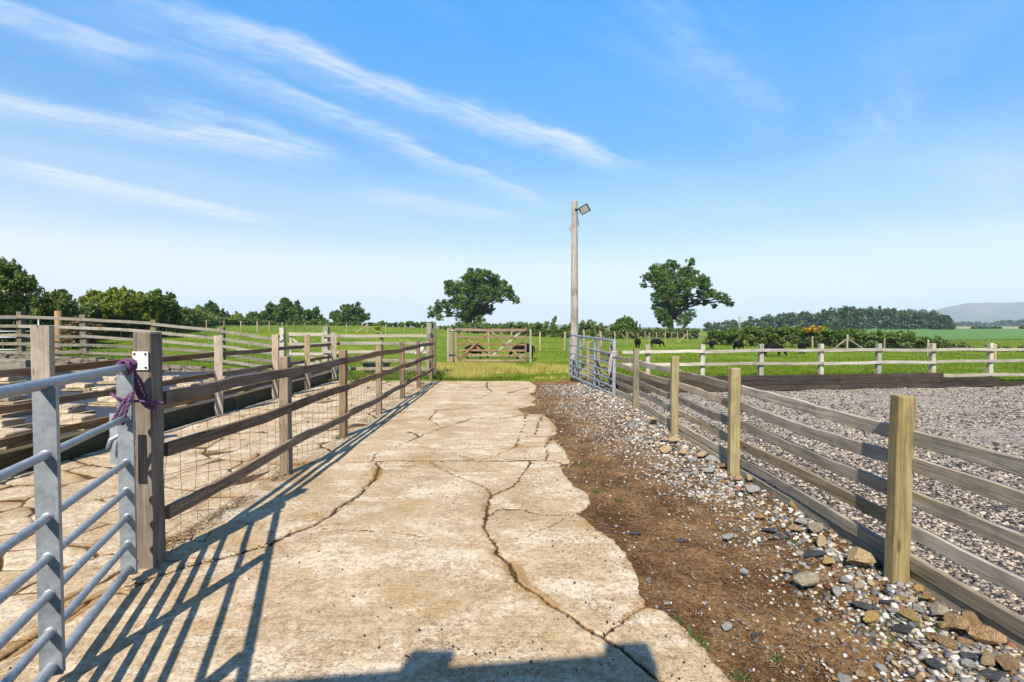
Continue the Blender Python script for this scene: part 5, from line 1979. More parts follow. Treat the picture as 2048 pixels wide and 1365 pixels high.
def hedge(label, path, n, leaf, mat, seed, width=1.2, step=0.55, extra=None, name='hedge', wild=0.2, stems=True, group=None, top_mat=None):
    """path: (x, y, top z); a grown hedge along it, standing on the land"""
    rs = random.Random(seed)
    x, y, zt = path[0]
    t = thing(name, label, 'hedge', (x, y, float(terrain(x, y))), group)
    cl, tops, V, F = [], [], [], []
    o0 = WORLD_LOC[t.name]
    for (x0, y0, z0), (x1, y1, z1) in zip(path[:-1], path[1:]):
        L = math.hypot(x1 - x0, y1 - y0)
        m = max(2, int(L / (step * 0.85)))
        for i in range(m):
            s = (i + 0.2 + 0.6 * rs.random()) / m
            x, y, zt = x0 + (x1 - x0) * s, y0 + (y1 - y0) * s, z0 + (z1 - z0) * s
            zb = float(terrain(x, y))
            zt += rs.uniform(-wild, wild)
            H = max(zt - zb, 0.3)
            r = min(step, H * .5)
            z = zt - r
            lvl = 0
            while z > zb + 0.15 * H:
                c = (x + rs.uniform(-.2, .2), y + rs.uniform(-.25, .25) * width, z, r * 1.15, width * .5, r)
                (tops if (lvl == 0 and top_mat) else cl).append(c)
                z -= r * 1.35
                lvl += 1
            if stems:
                for _ in range(1):
                    q = (x + rs.uniform(-.4, .4), y + rs.uniform(-.3, .1), zb + H * rs.uniform(.5, .95))
                    pts, rr = limb((x + rs.uniform(-.3, .3), y - 0.1, zb - .05), q, 0.022 + y * .0004, 0.010 + y * .0003, rs, 0.15, 4)
                    v, f = tube_geo([Vector(p) - o0 for p in pts], rr, 4, False, len(V))
                    V += v
                    F += f
    nb = int(n * len(cl) / (len(cl) + len(tops)))
    if cl:
        foliage('foliage', cl, nb, leaf, M[mat], t, seed, 0.42, 8)
    if tops:
        foliage('foliage', tops, n - nb, leaf, M[top_mat], t, seed + 1, 0.45, 9)['label'] = 'fresh growth along the hedge top'
    if stems:
        tag(mob('stems', py_mesh('stems', V, F, M['bark'], True), t, o0), kind='stuff')
    return t


def hp(px, ytop, Y):
    x, y, z = at(px, ytop, Y)
    return (x, y, z)


hedge('tall unkempt dark hedge behind the bank fence on the left', [hp(-40, 600, 24), hp(60, 618, 26), hp(160, 608, 29), hp(250, 602, 33), hp(345, 612, 38), hp(395, 624, 48), hp(435, 634, 62)], 42000, 0.10, 'leaf_dark', 5, 1.8, 0.75, wild=0.35)
dp = hedge('tuft of dry golden stems at the foot of the left hedge', [hp(138, 640, 21), hp(160, 637, 21.5), hp(186, 650, 22)], 3200, 0.06, 'leaf_dry', 6, 1.0, 0.45, stems=True, name='dry_shrub')
dp['category'] = 'shrub'
hedge('low hedge running below the round trees at the back of the left paddock', [hp(440, 636, 66), hp(500, 638, 72), hp(560, 644, 76), hp(640, 642, 78), hp(700, 643, 80), hp(780, 645, 84), hp(868, 644, 88)], 26000, 0.17, 'leaf_hedge', 7, 2.2, 0.8, wild=0.25)
hedge('gappy field hedge behind the wooden gate', [hp(880, 655, 92), hp(920, 645, 90), hp(965, 646, 88), hp(1040, 646, 84), hp(1085, 645, 80), hp(1112, 650, 78)], 13000, 0.17, 'leaf_hedge', 8, 2.0, 0.75, wild=0.35)
hedge('short hedge stretch just right of the light pole', [hp(1122, 654, 78), hp(1135, 650, 77), hp(1165, 643, 76), hp(1200, 647, 75), hp(1212, 655, 75)], 6000, 0.17, 'leaf_dark', 9, 2.0, 0.75, wild=0.35)
bush('round_bush', 'smooth domed green bush left of the right oak', [(1250, 648, 12), (1238, 652, 11), (1263, 650, 11), (1228, 658, 9), (1273, 658, 9), (1250, 656, 14), (1250, 640, 7), (1262, 643, 6)], 76, 7000, 0.17, 'leaf_hedge', 31, trunk=False)
hedge('low dark hedge at the foot of the right oak', [hp(1210, 662, 74), hp(1290, 657, 76), hp(1330, 658, 78), hp(1395, 657, 72)], 11000, 0.17, 'leaf_dark', 10, 1.8, 0.75, wild=0.2)
hedge('long trimmed hawthorn hedge right of the oak with fuzzy fresh top', [hp(1418, 664, 44), hp(1450, 658, 42), hp(1520, 655, 40), hp(1600, 656, 38), hp(1700, 660, 36), hp(1790, 664, 34.5), hp(1880, 675, 33)], 60000, 0.085, 'leaf_dark', 12, 1.4, 0.42, wild=0.14, top_mat='leaf_hedge')
hedge('thin gappy hedge end at the far right', [hp(1885, 686, 32.5), hp(1945, 690, 31.5), hp(2010, 693, 31), hp(2100, 692, 30)], 3800, 0.07, 'leaf_dark', 13, 1.0, 0.36, wild=0.2)
bush('gorse_bush', 'gorse bush with orange-yellow bloom in the right hedge', [(1612, 661, 6), (1625, 658, 7), (1640, 660, 7), (1652, 662, 6), (1633, 664, 6)], 37, 1700, 0.055, 'flower_gorse', 41, trunk=True, sub=.45)
bush('small_tree', 'skinny leaning sapling rising from the gappy hedge', [(1106, 650, 5), (1108, 642, 4), (1110, 636, 3), (1104, 657, 5)], 79, 700, 0.15, 'leaf_hedge', 42, cat='tree')
# round trees behind the left paddock
bush('round_tree', 'small round dark tree right of the left hedge end', [(420, 622, 15), (405, 626, 13), (437, 626, 14), (420, 612, 8), (395, 632, 10), (447, 634, 10), (425, 635, 16)], 95, 9000, 0.22, 'leaf_oak', 51, cat='tree')
bush('hedge_shrub', 'pale green shrub between the small round tree and the big one', [(470, 634, 9), (480, 640, 10), (462, 642, 8)], 90, 2200, 0.2, 'leaf_yellow', 52, cat='bush')
bush('hedge_shrub', 'olive shrub leaning on the left of the big round tree', [(505, 634, 10), (520, 632, 11), (495, 642, 9), (515, 642, 11)], 92, 3500, 0.2, 'leaf_hedge', 53, cat='bush')
bush('round_tree', 'large domed dark tree, biggest of the trees behind left paddock', [(570, 613, 14), (550, 620, 14), (592, 618, 14), (565, 628, 18), (585, 632, 17), (545, 634, 14), (605, 632, 12), (570, 605, 8), (535, 640, 9), (580, 645, 14), (555, 646, 12)], 98, 15000, 0.22, 'leaf_oak', 54, cat='tree')
bush('round_tree', 'narrow dark tree between the two domed trees', [(625, 630, 11), (622, 640, 12), (636, 640, 10), (645, 645, 9), (630, 622, 7)], 100, 4500, 0.22, 'leaf_oak', 55, cat='tree')
bush('round_tree', 'spreading tree with a tuft on top at right of the domed trees', [(690, 622, 12), (675, 628, 12), (708, 622, 12), (722, 630, 11), (733, 635, 7), (665, 636, 10), (695, 636, 17), (717, 610, 5), (715, 640, 12), (680, 642, 12)], 97, 9500, 0.22, 'leaf_oak', 56, cat='tree')


# far wood on the right, one mass
def wood_mass(name, label, spec, n, leaf, mat, seed, Y0, depth):
    rs = random.Random(seed)
    cl = []
    for (px, top, bot, r) in spec:
        Y = Y0 + rs.uniform(0, depth)
        k = Y / FPX
        x, y, z = at(px, top + r * .9, Y)
        zb = float(terrain(x, Y))
        R = r * k
        cl.append((x, Y, z, R, R * 1.2, R * .95))
        zz = z - R * .9
        while zz > zb:
            cl.append((x + rs.uniform(-.6, .6) * R, Y + rs.uniform(-.5, .3) * R, zz, R * 1.05, R * 1.2, R * .8))
            zz -= R * .9
    o = foliage(name, cl, n, leaf, M[mat], None, seed, 0.40, 12, (cl[0][0], cl[0][1], 0))
    tag(o, label, 'wood', kind='stuff')
    return o


spec = []
for px in range(1415, 1880, 10):
    f = (px - 1415) / 465
    top = float(np.interp(px, [1415, 1500, 1600, 1690, 1760, 1820, 1880], [647, 637, 625, 616, 613, 618, 626]))
    spec.append((px + R_.uniform(-5, 5), top + R_.uniform(-3, 4), 662, R_.uniform(9, 13)))
wood_mass('woodland', 'wooded rise of mixed dark trees on the right skyline', spec, 46000, 0.62, 'leaf_far', 60, 255, 60)
bush('round_tree', 'lone round dark tree at the right end of the wood', [(1888, 645, 11), (1878, 650, 9), (1899, 650, 9), (1888, 637, 7), (1890, 656, 11), (1905, 655, 6)], 250, 4200, 0.55, 'leaf_far', 61, cat='tree', trunk=False)
spec = [(px, 645 - (4 if px > 2000 else 0) + R_.uniform(-2, 2), 660, R_.uniform(4, 6)) for px in range(1905, 2130, 6)]
wood_mass('tree_belt', 'low blue-green belt of trees below the far hill', spec, 9000, 1.6, 'leaf_far', 62, 800, 120)
spec = [(px, 654 + R_.uniform(-.6, .6), 660, R_.uniform(2, 3)) for px in range(1945, 2000, 3)] + [(2045, 650, 660, 5), (2055, 648, 660, 6)]
wood_mass('field_hedge', 'dark hedge line crossing the bright far field', spec, 3500, 0.7, 'leaf_far', 63, 335, 8)

# telegraph pole by the wood
x, y, z = at(1479, 660, 120)
tz = float(terrain(x, y))
tp_ = thing('telegraph_pole', 'thin grey telegraph pole standing before the wood', 'pole', (x, y, tz))
tube('pole', [(x, y, tz - .2), (x, y, at(1479, 633, 120)[2])], [0.22, 0.17], M['pole'], tp_, 8)
zt = at(1479, 636, 120)[2]
beam('crossarm', (x - 0.65, y - 0.15, zt), (x + 0.65, y - 0.15, zt), 0.1, 0.12, M['pole'], tp_, 2, 0)

# ================================================================== GROUND COVER
def blades(name, P, h, w, mat, seed, lean=0.45, parent=None, tris=True):
    rs = np.random.default_rng(seed)
    n = len(P)
    a = rs.uniform(0, 2 * np.pi, n)
    hh = h * rs.uniform(0.5, 1.3, n)
    ww = w * rs.uniform(0.7, 1.3, n)
    sx, sy = np.cos(a) * ww / 2, np.sin(a) * ww / 2
    b = rs.uniform(0, 2 * np.pi, n)
    l = hh * rs.uniform(0, lean * 2, n)
    p0 = P + np.stack([-sx, -sy, -0.01 + 0 * sx], -1)
    p1 = P + np.stack([sx, sy, -0.01 + 0 * sx], -1)
    p2 = P + np.stack([np.cos(b) * l, np.sin(b) * l, hh], -1)
    V = np.stack([p0, p1, p2], 1).reshape(-1, 3)
    return mob(name, np_mesh(name, V, np.arange(3 * n).reshape(n, 3), mat), parent)


def field_points(n, y0, y1, rs, power=1.0):
    # density falls with distance
    t = rs.uniform(0, 1, n)
    Y = 1 / (1 / y0 + (1 / y1 - 1 / y0) * t)
    X = Y * rs.uniform(-1.12, 1.12, n)
    ok = np.where(X < -5.4, Y > 14.85, np.where(X < 2.4, Y > 13.72 + 0.12 * vnoise(X, Y, 2.2, 3), Y > WALL_LINE(X) + 0.15))
    X, Y = X[ok], Y[ok]
    return X, Y


rs = np.random.default_rng(77)
X, Y = field_points(330000, 11.4, 75, rs)
Z = terrain(X, Y) + np.where((Y > 13.5) & (Y < 60), 0.018 * fbm(X, Y, 1.1, 3, 9), 0)
ln = 0.6 + 1.5 * np.clip(fbm(X, Y, 0.5, 4, 33) + 0.4, 0, 1)
g = blades('grass', np.stack([X, Y, Z], -1), 0.036 * ln * (1 + 0.010 * Y), 0.0013 * Y, M['grass'], 1)
tag(g, 'short bright green pasture grass across the fields', 'grass', kind='stuff')

# tall bleached grass between the yard end and the wooden gate, and along wall feet
n = 60000
X = rs.uniform(-3.4, 3.0, n)
Y = rs.uniform(14.0, 19.6, n)
d = 1.3 * fbm(X, Y, 0.8, 4, 12) + 0.46 * np.exp(-((Y - 17.0) / 1.8) ** 2) - 0.05 * np.abs(X + 0.1)
k = d > 0.03 + 0.25 * rs.uniform(-.5, 1, n)
X, Y = X[k], Y[k]
g = blades('dry_grass', np.stack([X, Y, terrain(X, Y)], -1), 0.15 + 0.14 * np.clip(fbm(X, Y, 1.7, 3, 4), -.6, .6), 0.016, M['grass_dry'], 2, 0.35)
tag(g, 'tall bleached yellow grass between the concrete and the wooden gate', 'grass', kind='stuff')
# greener rank tufts at the end of the lane and along fence feet
n = 30000
seg = rs.integers(0, 4, n)
u = rs.uniform(0, 1, n)
X = np.choose(seg, [-5.0 + 2.8 * u, -3.2 + 4.4 * u, 2.6 + 12.0 * u, -15.5 + 10 * u])
Y = np.choose(seg, [13.9 + rs.exponential(.35, n), 13.78 + rs.exponential(.45, n), WALL_LINE(2.6 + 12.0 * u) + 0.2 + rs.exponential(.12, n), 14.95 + rs.exponential(.35, n)])
k = (fbm(X, Y, 1.3, 3, 55) > -0.12) & (X < 15)
X, Y = X[k], Y[k]
g = blades('rank_grass', np.stack([X, Y, terrain(X, Y)], -1), 0.045 + 0.16 * np.clip(fbm(X, Y, 1.1, 3, 44) + .25, 0, .6), 0.014, M['grass'], 3, 0.6)
tag(g, 'rank green grass tufts along the feet of walls and fences', 'grass', kind='stuff')


# ---- stones
def rock(kind, seed):
    bm = bmesh.new()
    bmesh.ops.create_icosphere(bm, subdivisions=1 if kind != 'big' else 2, radius=0.5)
    r = random.Random(seed)
    sx, sy, sz = {'chip': (1, .8, .6), 'slate': (1.1, .75, .16), 'big': (1.05, .72, .55)}[kind]
    pl = [(Vector((r.gauss(0, 1), r.gauss(0, 1), r.gauss(0, 1))).normalized(), r.uniform(.20, .38)) for _ in range(11)]
    for v in bm.verts:
        v.co *= r.uniform(.85, 1.15) if kind != 'big' else r.uniform(.97, 1.05)
        for nrm, dd in pl:                       # knock flat facets off the lump
            t = v.co.dot(nrm)
            if t > dd:
                v.co -= nrm * (t - dd) * 0.97
        v.co.x *= sx
        v.co.y *= sy
        v.co.z *= sz
    me = bpy.data.meshes.new('stone')
    bm.to_mesh(me)
    bm.free()
    return me


def stone_mat(name, a, b):
    return plain_mat(name, a, b, 5, 0.9, 0, 0.9, 0.05, 0.2, rnd=0.45, detail=9)


SM = {'white': stone_mat('stone_white', (0.50, 0.48, 0.44), (0.76, 0.74, 0.70)), 'cream': stone_mat('stone_cream', (0.42, 0.34, 0.22), (0.66, 0.58, 0.44)),
      'slate': stone_mat('stone_slate', (0.075, 0.08, 0.088), (0.17, 0.175, 0.185)), 'tan': stone_mat('stone_tan', (0.44, 0.30, 0.15), (0.66, 0.50, 0.29)),
      'ochre': stone_mat('stone_ochre', (0.46, 0.28, 0.08), (0.68, 0.49, 0.20)), 'brick': stone_mat('stone_brick', (0.26, 0.09, 0.045), (0.40, 0.17, 0.09)),
      'brown': stone_mat('stone_brown', (0.24, 0.14, 0.07), (0.56, 0.37, 0.20))}
ROCKS = {}


def rock_of(kind, col, k):
    key = (kind, col, k)
    if key not in ROCKS:
        me = rock(kind, hash((kind, k)) % 1000 if False else {'chip': 100, 'slate': 200, 'big': 300}[kind] + k)
        me.materials.append(SM[col])
        ROCKS[key] = me
    return ROCKS[key]


def lay(kind, col, k, x, y, s, rz, tilt=(0, 0), lift=0.3):
    o = mob('stone', rock_of(kind, col, k), soil, (x, y, float(soil_z(x, y)) + s * lift * {'chip': .5, 'slate': .2, 'big': .55}[kind]))
    o.scale = (s, s, s)
    o.rotation_euler = (tilt[0], tilt[1], rz)
    return o


BIG = [  # px, py, size px, kind, colour, turn
    (1720, 1142, 66, 'big', 'tan', 0.1), (1630, 1070, 33, 'big', 'cream', 0.4), (1640, 1096, 36, 'big', 'tan', 1.0), (1626, 1112, 54, 'slate', 'slate', 0.2), (1655, 1132, 26, 'big', 'ochre', 2.0),
    (1617, 1173, 50, 'big', 'cream', -0.2), (1656, 1173, 20, 'chip', 'brick', 0.3), (1732, 1218, 64, 'slate', 'slate', 0.1), (1742, 1243, 38, 'big', 'ochre', 0.5), (1818, 1246, 40, 'big', 'ochre', -0.4),
    (1850, 1207, 26, 'big', 'ochre', 0.8), (1775, 1188, 36, 'slate', 'slate', 0.9), (1915, 1274, 62, 'big', 'brown', 0.2), (1935, 1262, 46, 'big', 'brown', 0.9), (1980, 1300, 60, 'big', 'brown', -0.5),
    (1945, 1320, 60, 'slate', 'slate', 0.4), (1876, 1330, 52, 'slate', 'slate', 0.3), (1976, 1338, 40, 'big', 'tan', 0.6), (1880, 1243, 46, 'big', 'cream', 0.2), (1855, 1290, 34, 'slate', 'slate', 1.2),
    (1780, 1210, 40, 'slate', 'slate', -0.3), (1835, 1232, 24, 'big', 'white', 0.1), (1785, 1228, 24, 'chip', 'white', 0.3), (1760, 1330, 30, 'chip', 'white', 0.2), (1690, 1352, 34, 'big', 'white', 0.5),
    (1560, 1078, 40, 'slate', 'slate', 0.2), (1605, 1052, 24, 'chip', 'white', 0.2), (1590, 1140, 28, 'slate', 'slate', 0.2), (1575, 1142, 20, 'big', 'cream', 0.8), (1640, 1232, 30, 'slate', 'slate', 0.2),
    (1990, 1360, 60, 'slate', 'slate', 0.2), (2010, 1345, 44, 'big', 'brown', 0.3), (1720, 1178, 24, 'big', 'cream', 0.4), (1690, 1165, 22, 'big', 'white', 0.1), (1540, 1062, 34, 'slate', 'slate', 0.5),
    (1497, 968, 24, 'big', 'tan', 1.3), (1475, 968, 26, 'big', 'tan', 0.2), (1505, 990, 26, 'big', 'white', 0.1), (1425, 930, 26, 'big', 'white', 0.3), (1447, 942, 22, 'big', 'brown', 0.5), (1420, 948, 28, 'chip', 'white', 0.1),
    (1405, 920, 22, 'big', 'tan', 0.4), (1365, 915, 26, 'big', 'tan', 0.2), (1330, 908, 26, 'big', 'tan', 0.6), (1350, 890, 22, 'big', 'tan', 0.3), (1305, 850, 24, 'big', 'tan', 0.9), (1460, 962, 24, 'slate', 'slate', 0.2),
    (1490, 985, 30, 'slate', 'brown', 0.2), (1330, 885, 26, 'slate', 'slate', 0.1), (1300, 888, 20, 'chip', 'cream', 0.3), (1385, 925, 20, 'chip', 'white', 0.5), (1270, 1057, 30, 'slate', 'slate', 0.3), (1362, 1070, 22, 'slate', 'slate', 0.3),
    (1458, 1074, 22, 'big', 'white', 0.2), (1488, 1140, 24, 'big', 'white', 0.4), (1453, 1243, 22, 'big', 'white', 0.4), (1510, 1252, 20, 'slate', 'slate', 0.3), (1295, 1150, 14, 'chip', 'white', 0.2), (1333, 1195, 13, 'chip', 'white', 0.5)]
nb_stone = 0
for i, (px, py, s, kind, col, rz) in enumerate(BIG):
    x, y = ground(px, py, 0.03)
    if x > RX + 0.02:
        x = RX + 0.0
    size = s * y / FPX * 1.22
    lay(kind, col, i % 6, x, y, size, rz, (R_.uniform(-.15, .15), R_.uniform(-.2, .2)), 0.62 if kind == 'big' else 0.5)
    nb_stone += 1


def gravel_density(x, y):
    xs0 = 1.15 - 0.75 * sstep(2.5, 9.0, y)
    f = 1.25 * sstep(xs0, xs0 + 1.0, x) ** 1.5 * sstep(13.4, 12.0, y + 0.4 * vnoise(x, y, 1.5, 6))
    f = f * (0.86 + 0.14 * sstep(3.0, 5.5, y)) * (0.45 + 1.3 * np.clip(fbm(x, y, 1.3, 4, 66) + 0.35, 0, 1))
    return np.clip(f + 0.10, 0, 1)


def scatter_soil(n, rs):
    # more where the camera stands close
    Y = 1 / (1 / 1.2 + (1 / 13.6 - 1 / 1.2) * rs.uniform(0, 1, n))
    X = rs.uniform(0.2, RX + 0.08, n)
    ins = inside(X, Y, POLY)
    k = (~ins) & (rs.uniform(0, 1, n) < gravel_density(X, Y))
    return X[k], Y[k]


rs = np.random.default_rng(5)
X, Y = scatter_soil(4200, rs)
cols = ['white', 'white', 'cream', 'cream', 'tan', 'slate', 'slate', 'tan', 'brown', 'ochre']
cnt = 0
for x, y in zip(X, Y):
    if nb_stone + cnt >= 296:
        break
    col = cols[int(rs.integers(0, 10))] if rs.uniform() < .93 else 'white'
    kind = 'slate' if col == 'slate' else ('chip' if rs.uniform() < .6 else 'big')
    lay(kind, col, int(rs.integers(0, 6)), x, y, (rs.uniform(.022, .045) + (0.065 * rs.uniform() ** 1.5 if x > 1.8 else 0)) * (1.5 if col == 'slate' else 1) * (1 + 0.05 * y), rs.uniform(0, 6.28), (rs.uniform(-.3, .3), rs.uniform(-.3, .3)), 0.6)
    cnt += 1


def scatter_mesh(name, protos, X, Y, Z, S, rs, mat, parent, flat=0.0, tilt=0.5):
    """many small lumps in one mesh"""
    Vs, Fs = [], []
    base = 0
    which = rs.integers(0, len(protos), len(X))
    for k, (pv, pf) in enumerate(protos):
        m = which == k
        n = int(m.sum())
        if not n:
            continue
        a = rs.uniform(0, 2 * np.pi, n)
        b = rs.uniform(-tilt, tilt, n)
        ca, sa, cb, sb = np.cos(a), np.sin(a), np.cos(b), np.sin(b)
        p = pv[None] * S[m][:, None, None]
        x, y, z = p[..., 0], p[..., 1], p[..., 2]
        x, z = x * cb[:, None] - z * sb[:, None], x * sb[:, None] + z * cb[:, None]
        x, y = x * ca[:, None] - y * sa[:, None], x * sa[:, None] + y * ca[:, None]
        P = np.stack([x + X[m][:, None], y + Y[m][:, None], z + Z[m][:, None]], -1)
        Vs.append(P.reshape(-1, 3))
        nv = len(pv)
        Fs.append((pf[None] + (np.arange(n) * nv)[:, None, None] + base).reshape(-1, 3))
        base += n * nv
    o = mob(name, np_mesh(name, np.concatenate(Vs), np.concatenate(Fs), mat), parent)
    return o


def proto(kind, k):
    me = rock(kind, {'chip': 100, 'slate': 200}[kind] + k)
    pv = np.array([v.co[:] for v in me.vertices])
    pf = np.array([p.vertices[:] for p in me.polygons])
    bpy.data.meshes.remove(me)
    return pv, pf


PROT = [proto('chip', k) for k in range(5)] + [proto('slate', k) for k in range(2)]
M['gravel'] = island_mat('gravel', [(0.0, (0.80, 0.77, 0.71)), (0.15, (0.62, 0.56, 0.47)), (0.34, (0.46, 0.36, 0.23)), (0.50, (0.32, 0.30, 0.285)), (0.68, (0.17, 0.17, 0.178)), (0.86, (0.27, 0.17, 0.09)), (0.965, (0.33, 0.14, 0.08))])
X, Y = scatter_soil(62000, rs)
n2 = 52000                                              # thick gravel of the further half
Y2 = rs.uniform(4.0, 12.9, n2)
X2 = rs.uniform(0.3, RX + 0.08, n2)
k2 = (~inside(X2, Y2, POLY)) & (rs.uniform(0, 1, n2) < gravel_density(X2, Y2) * 0.52)
X, Y = np.concatenate([X, X2[k2]]), np.concatenate([Y, Y2[k2]])
S = (0.005 + 0.040 * rs.uniform(0, 1, len(X)) ** 3.0) * (1 + 0.06 * Y) * (0.7 + 0.75 * sstep(1.2, 2.2, X))
gv = scatter_mesh('gravel', PROT, X, Y, soil_z(X, Y) + S * .15, S, rs, M['gravel'], soil)
tag(gv, kind='stuff')
# crumbs of earth and straw on the soil
n = 24000
Y = 1 / (1 / 1.2 + (1 / 13.6 - 1 / 1.2) * rs.uniform(0, 1, n))
X = rs.uniform(0.2, RX, n)
k = ~inside(X, Y, POLY)
X, Y = X[k], Y[k]
M['earth'] = island_mat('earth', [(0.0, (0.05, 0.03, 0.016)), (0.4, (0.11, 0.07, 0.036)), (0.75, (0.20, 0.13, 0.07))], mode='LINEAR')
S = rs.uniform(.006, .020, len(X))
cr = scatter_mesh('earth_crumbs', PROT[:4], X, Y, soil_z(X, Y), S, rs, M['earth'], soil)
tag(cr, kind='stuff')
n = 2600
Y = 1 / (1 / 1.2 + (1 / 12 - 1 / 1.2) * rs.uniform(0, 1, n))
X = rs.uniform(0.3, RX, n)
k = (~inside(X, Y, POLY)) & (fbm(X, Y, 1.6, 3, 8) > -.1)
X, Y = X[k], Y[k]
a = rs.uniform(0, 6.28, len(X))
L = rs.uniform(.006, .024, len(X))
c = np.stack([X, Y, soil_z(X, Y) + 0.012], -1)
dv = np.stack([np.cos(a) * L, np.sin(a) * L, rs.uniform(-.004, .006, len(X))], -1)
pv = np.stack([-np.sin(a) * .0018, np.cos(a) * .0018, 0 * a], -1)
V = np.stack([c - dv - pv, c + dv - pv, c + dv + pv, c - dv + pv], 1).reshape(-1, 3)
st = mob('straw', np_mesh('straw', V, np.arange(len(V)).reshape(-1, 4), M['straw']), soil)
tag(st, kind='stuff')

# ---- rubber and sand shreds of the arena
n = 85000
Y = 1 / (1 / 1.3 + (1 / 13 - 1 / 1.3) * rs.uniform(0, 1, n) ** 0.8)
X = RX + 0.12 + rs.uniform(0, 1, n) * np.minimum(1.1 * Y + 0.6 - RX, 12)
edge = np.exp(-(X - RX) / 1.3) + np.exp(-(WALL_LINE(X) - Y) / 1.0)
k = (X > RX + 0.12) & (Y < WALL_LINE(X) - 0.03) & (rs.uniform(0, 1, n) < np.clip(0.62 + 0.9 * edge + 1.5 * fbm(X, Y, 0.6, 3, 25), 0.12, 1))
X, Y = X[k], Y[k]
S = rs.uniform(.020, .055, len(X)) * (1 + 0.035 * Y)
Z = -0.01 + 0.05 * fbm(X, Y, 1.2, 4, 15) + 0.022 * fbm(X, Y, 5, 3, 16) + S * .12
M['shreds'] = island_mat('shreds', [(0.0, (0.07, 0.062, 0.062)), (0.30, (0.17, 0.15, 0.145)), (0.42, (0.34, 0.28, 0.225)), (0.56, (0.55, 0.45, 0.35)), (0.80, (0.74, 0.62, 0.49))])
ch = scatter_mesh('surface_shreds', [proto('slate', 3), proto('slate', 4), proto('chip', 7)], X, Y, Z, S, rs, M['shreds'], arena, tilt=0.7)
tag(ch, kind='stuff')

# ---- sheep droppings on the concrete
n = 420
Y = 1 / (1 / 2.0 + (1 / 13.2 - 1 / 2.0) * rs.uniform(0, 1, n))
X = rs.uniform(-2.2, 1.6, n)
k = inside(X, Y, POLY) & (fbm(X, Y, 0.8, 3, 17) + 0.25 * sstep(0.5, -1.8, X) > -0.02)
X, Y = X[k], Y[k]
dr = scatter_mesh('droppings', PROT[:3], X, Y, np.full(len(X), 0.004), rs.uniform(.009, .017, len(X)) * (1 + 0.07 * Y), rs, M['droppings'], None)
tag(dr, 'scattered small black sheep droppings on the concrete', 'droppings', kind='stuff')

# ---- dry litter blown against the foot of the lane fence
n = 1100
Y = 1 / (1 / 3.1 + (1 / 13.4 - 1 / 3.1) * rs.uniform(0, 1, n))
X = LX - 0.085 + rs.normal(0, 0.045, n)
k = fbm(X * 0, Y, 1.8, 3, 29) > -0.12
X, Y = X[k], Y[k]
a = rs.uniform(0, 6.28, len(X))
L = rs.uniform(.006, .030, len(X)) * (1 + 0.05 * Y)
c = np.stack([X, Y, np.full(len(X), 0.012)], -1)
dv = np.stack([np.cos(a) * L, np.sin(a) * L, rs.uniform(-.006, .008, len(X))], -1)
wd = 0.0022 * (1 + 0.12 * Y)
pv = np.stack([-np.sin(a) * wd, np.cos(a) * wd, 0.3 * wd], -1)
V = np.stack([c - dv - pv, c + dv - pv, c + dv + pv, c - dv + pv], 1).reshape(-1, 3)
lt = mob('litter', np_mesh('litter', V, np.arange(len(V)).reshape(-1, 4), M['straw']), yard)
tag(lt, kind='stuff')

# ---- weeds at the concrete edge and among the stones
WEEDS = [(1820, 1275, 0.12, 60, 'green weed tuft among the big stones by the arena fence'), (1590, 1098, 0.04, 26, 'tiny green tuft by the slate near the fence foot'), (1550, 1312, 0.035, 30, 'lone green tuft on the bare soil in the foreground'),
         (1358, 1243, 0.03, 30, 'small green tuft at the crumbling concrete edge'), (1390, 1272, 0.04, 40, 'grass sprig wedged under the near concrete edge'), (1404, 1285, 0.035, 26, 'grass sprig just below the wedged one on the near edge'), (1480, 1350, 0.03, 24, 'sparse green blades at the bottom by the concrete corner'),
         (1094, 833, 0.07, 60, 'green weed patch at the notch of the far concrete edge'), (1192, 980, 0.04, 26, 'tiny sprig halfway along the soil strip'), (1238, 1000, 0.035, 26, 'tiny sprig right of the halfway one'), (1166, 930, 0.035, 24, 'tiny sprig on the soil beside the transverse joint')]
for k, (px, py, rad, n, lab) in enumerate(WEEDS):
    x, y = ground(px, py)
    z = float(soil_z(x, y))
    P = np.stack([x + rs.normal(0, rad * .55, n), y + rs.normal(0, rad * .4, n), np.full(n, z)], -1)
    o = blades('weed', P, 0.022 + rad * .3, 0.005 + 0.0012 * y, M['weed'], 200 + k, 0.9)
    tag(o, lab, 'weed', 'weeds on the soil strip')

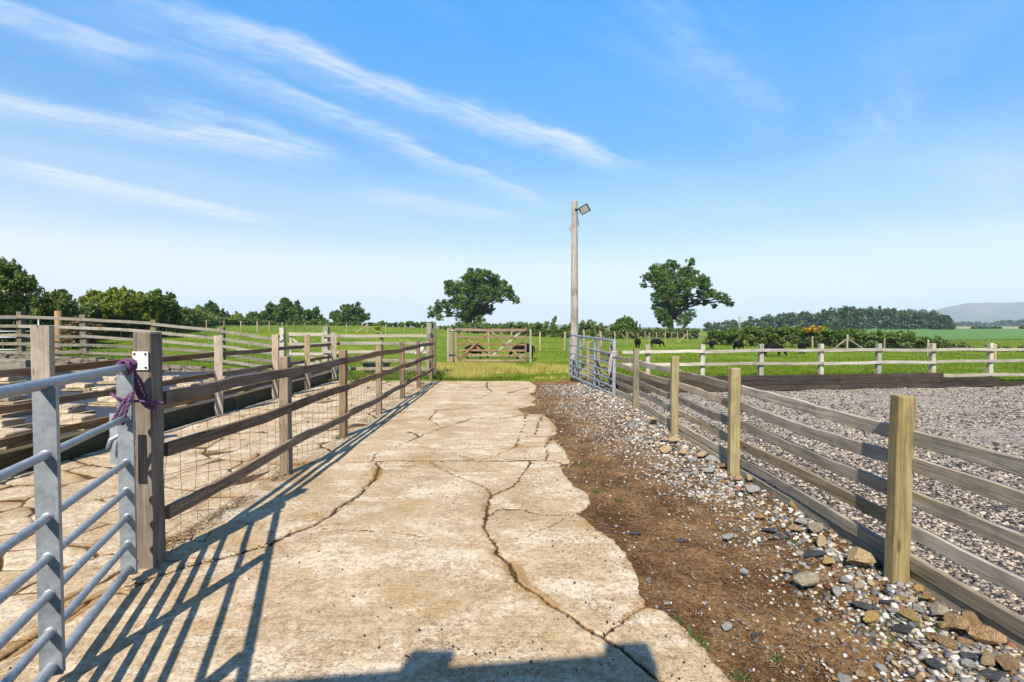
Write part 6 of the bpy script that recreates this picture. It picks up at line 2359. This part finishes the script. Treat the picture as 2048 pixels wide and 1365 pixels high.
# ------------------------------------------------------------------ settle base colours at their real-world level
def settle(m, k):
    nt = m.node_tree
    for n in list(nt.nodes):
        sock = n.inputs.get('Base Color') if n.type == 'BSDF_PRINCIPLED' else (n.inputs[0] if n.type == 'BSDF_TRANSLUCENT' else None)
        if sock is None or not sock.is_linked:
            continue
        src = sock.links[0].from_socket
        mx = nt.nodes.new('ShaderNodeMix')
        mx.data_type = 'RGBA'
        mx.blend_type = 'MULTIPLY'
        mx.inputs[0].default_value = 1.0
        nt.links.new(src, mx.inputs[6])
        mx.inputs[7].default_value = (k, k, k, 1)
        nt.links.new(mx.outputs[2], sock)


LEVEL = {'concrete': 0.66, 'soil': 0.74, 'earth': 0.7, 'gravel': 0.64, 'shreds': 0.62, 'arena_sand': 0.60, 'wool': 1.0, 'field_grass': 0.62, 'grass': 0.64, 'grass_dry': 0.78, 'weed': 0.55,
         'leaf_oak': 1.0, 'leaf_hedge': 0.95, 'leaf_dark': 1.35, 'leaf_yellow': 1.05, 'leaf_far': 0.85, 'hill': 0.6, 'crop': 0.75, 'galv': 0.62, 'galv_blue': 0.66, 'stone_pad': 0.7, 'rail_white': 0.72,
         'post_white': 0.72, 'white_plate': 0.7, 'plastic_white': 0.7, 'lamp_glass': 0.7, 'post_algae': 0.68, 'rail_grey': 0.78, 'rail_brown': 0.88, 'post_brown': 0.82, 'post_gate': 0.8, 'post_pale': 0.72, 'rope_purple': 0.8, 'stone_brown': 0.85, 'stone_tan': 0.8, 'stone_ochre': 0.8, 'stone_cream': 0.75}
for m in bpy.data.materials:
    if m.use_nodes:
        settle(m, LEVEL.get(m.name, 0.63))

# ================================================================== HAZE
V, F = box_geo(-5400, 5400, -1300, 4300, -6, 190)
hz = mob('haze', py_mesh('haze', V, F))
hm = bpy.data.materials.new('haze')
hm.use_nodes = True
nt = hm.node_tree
for nd in list(nt.nodes):
    if nd.type != 'OUTPUT_MATERIAL':
        nt.nodes.remove(nd)
pv_ = nt.nodes.new('ShaderNodeVolumePrincipled')
pv_.inputs['Color'].default_value = (0.64, 0.81, 1.0, 1)
pv_.inputs['Density'].default_value = 0.00021
nt.links.new(pv_.outputs[0], nt.nodes['Material Output'].inputs['Volume'])
hz.data.materials.append(hm)
tag(hz, kind='stuff')
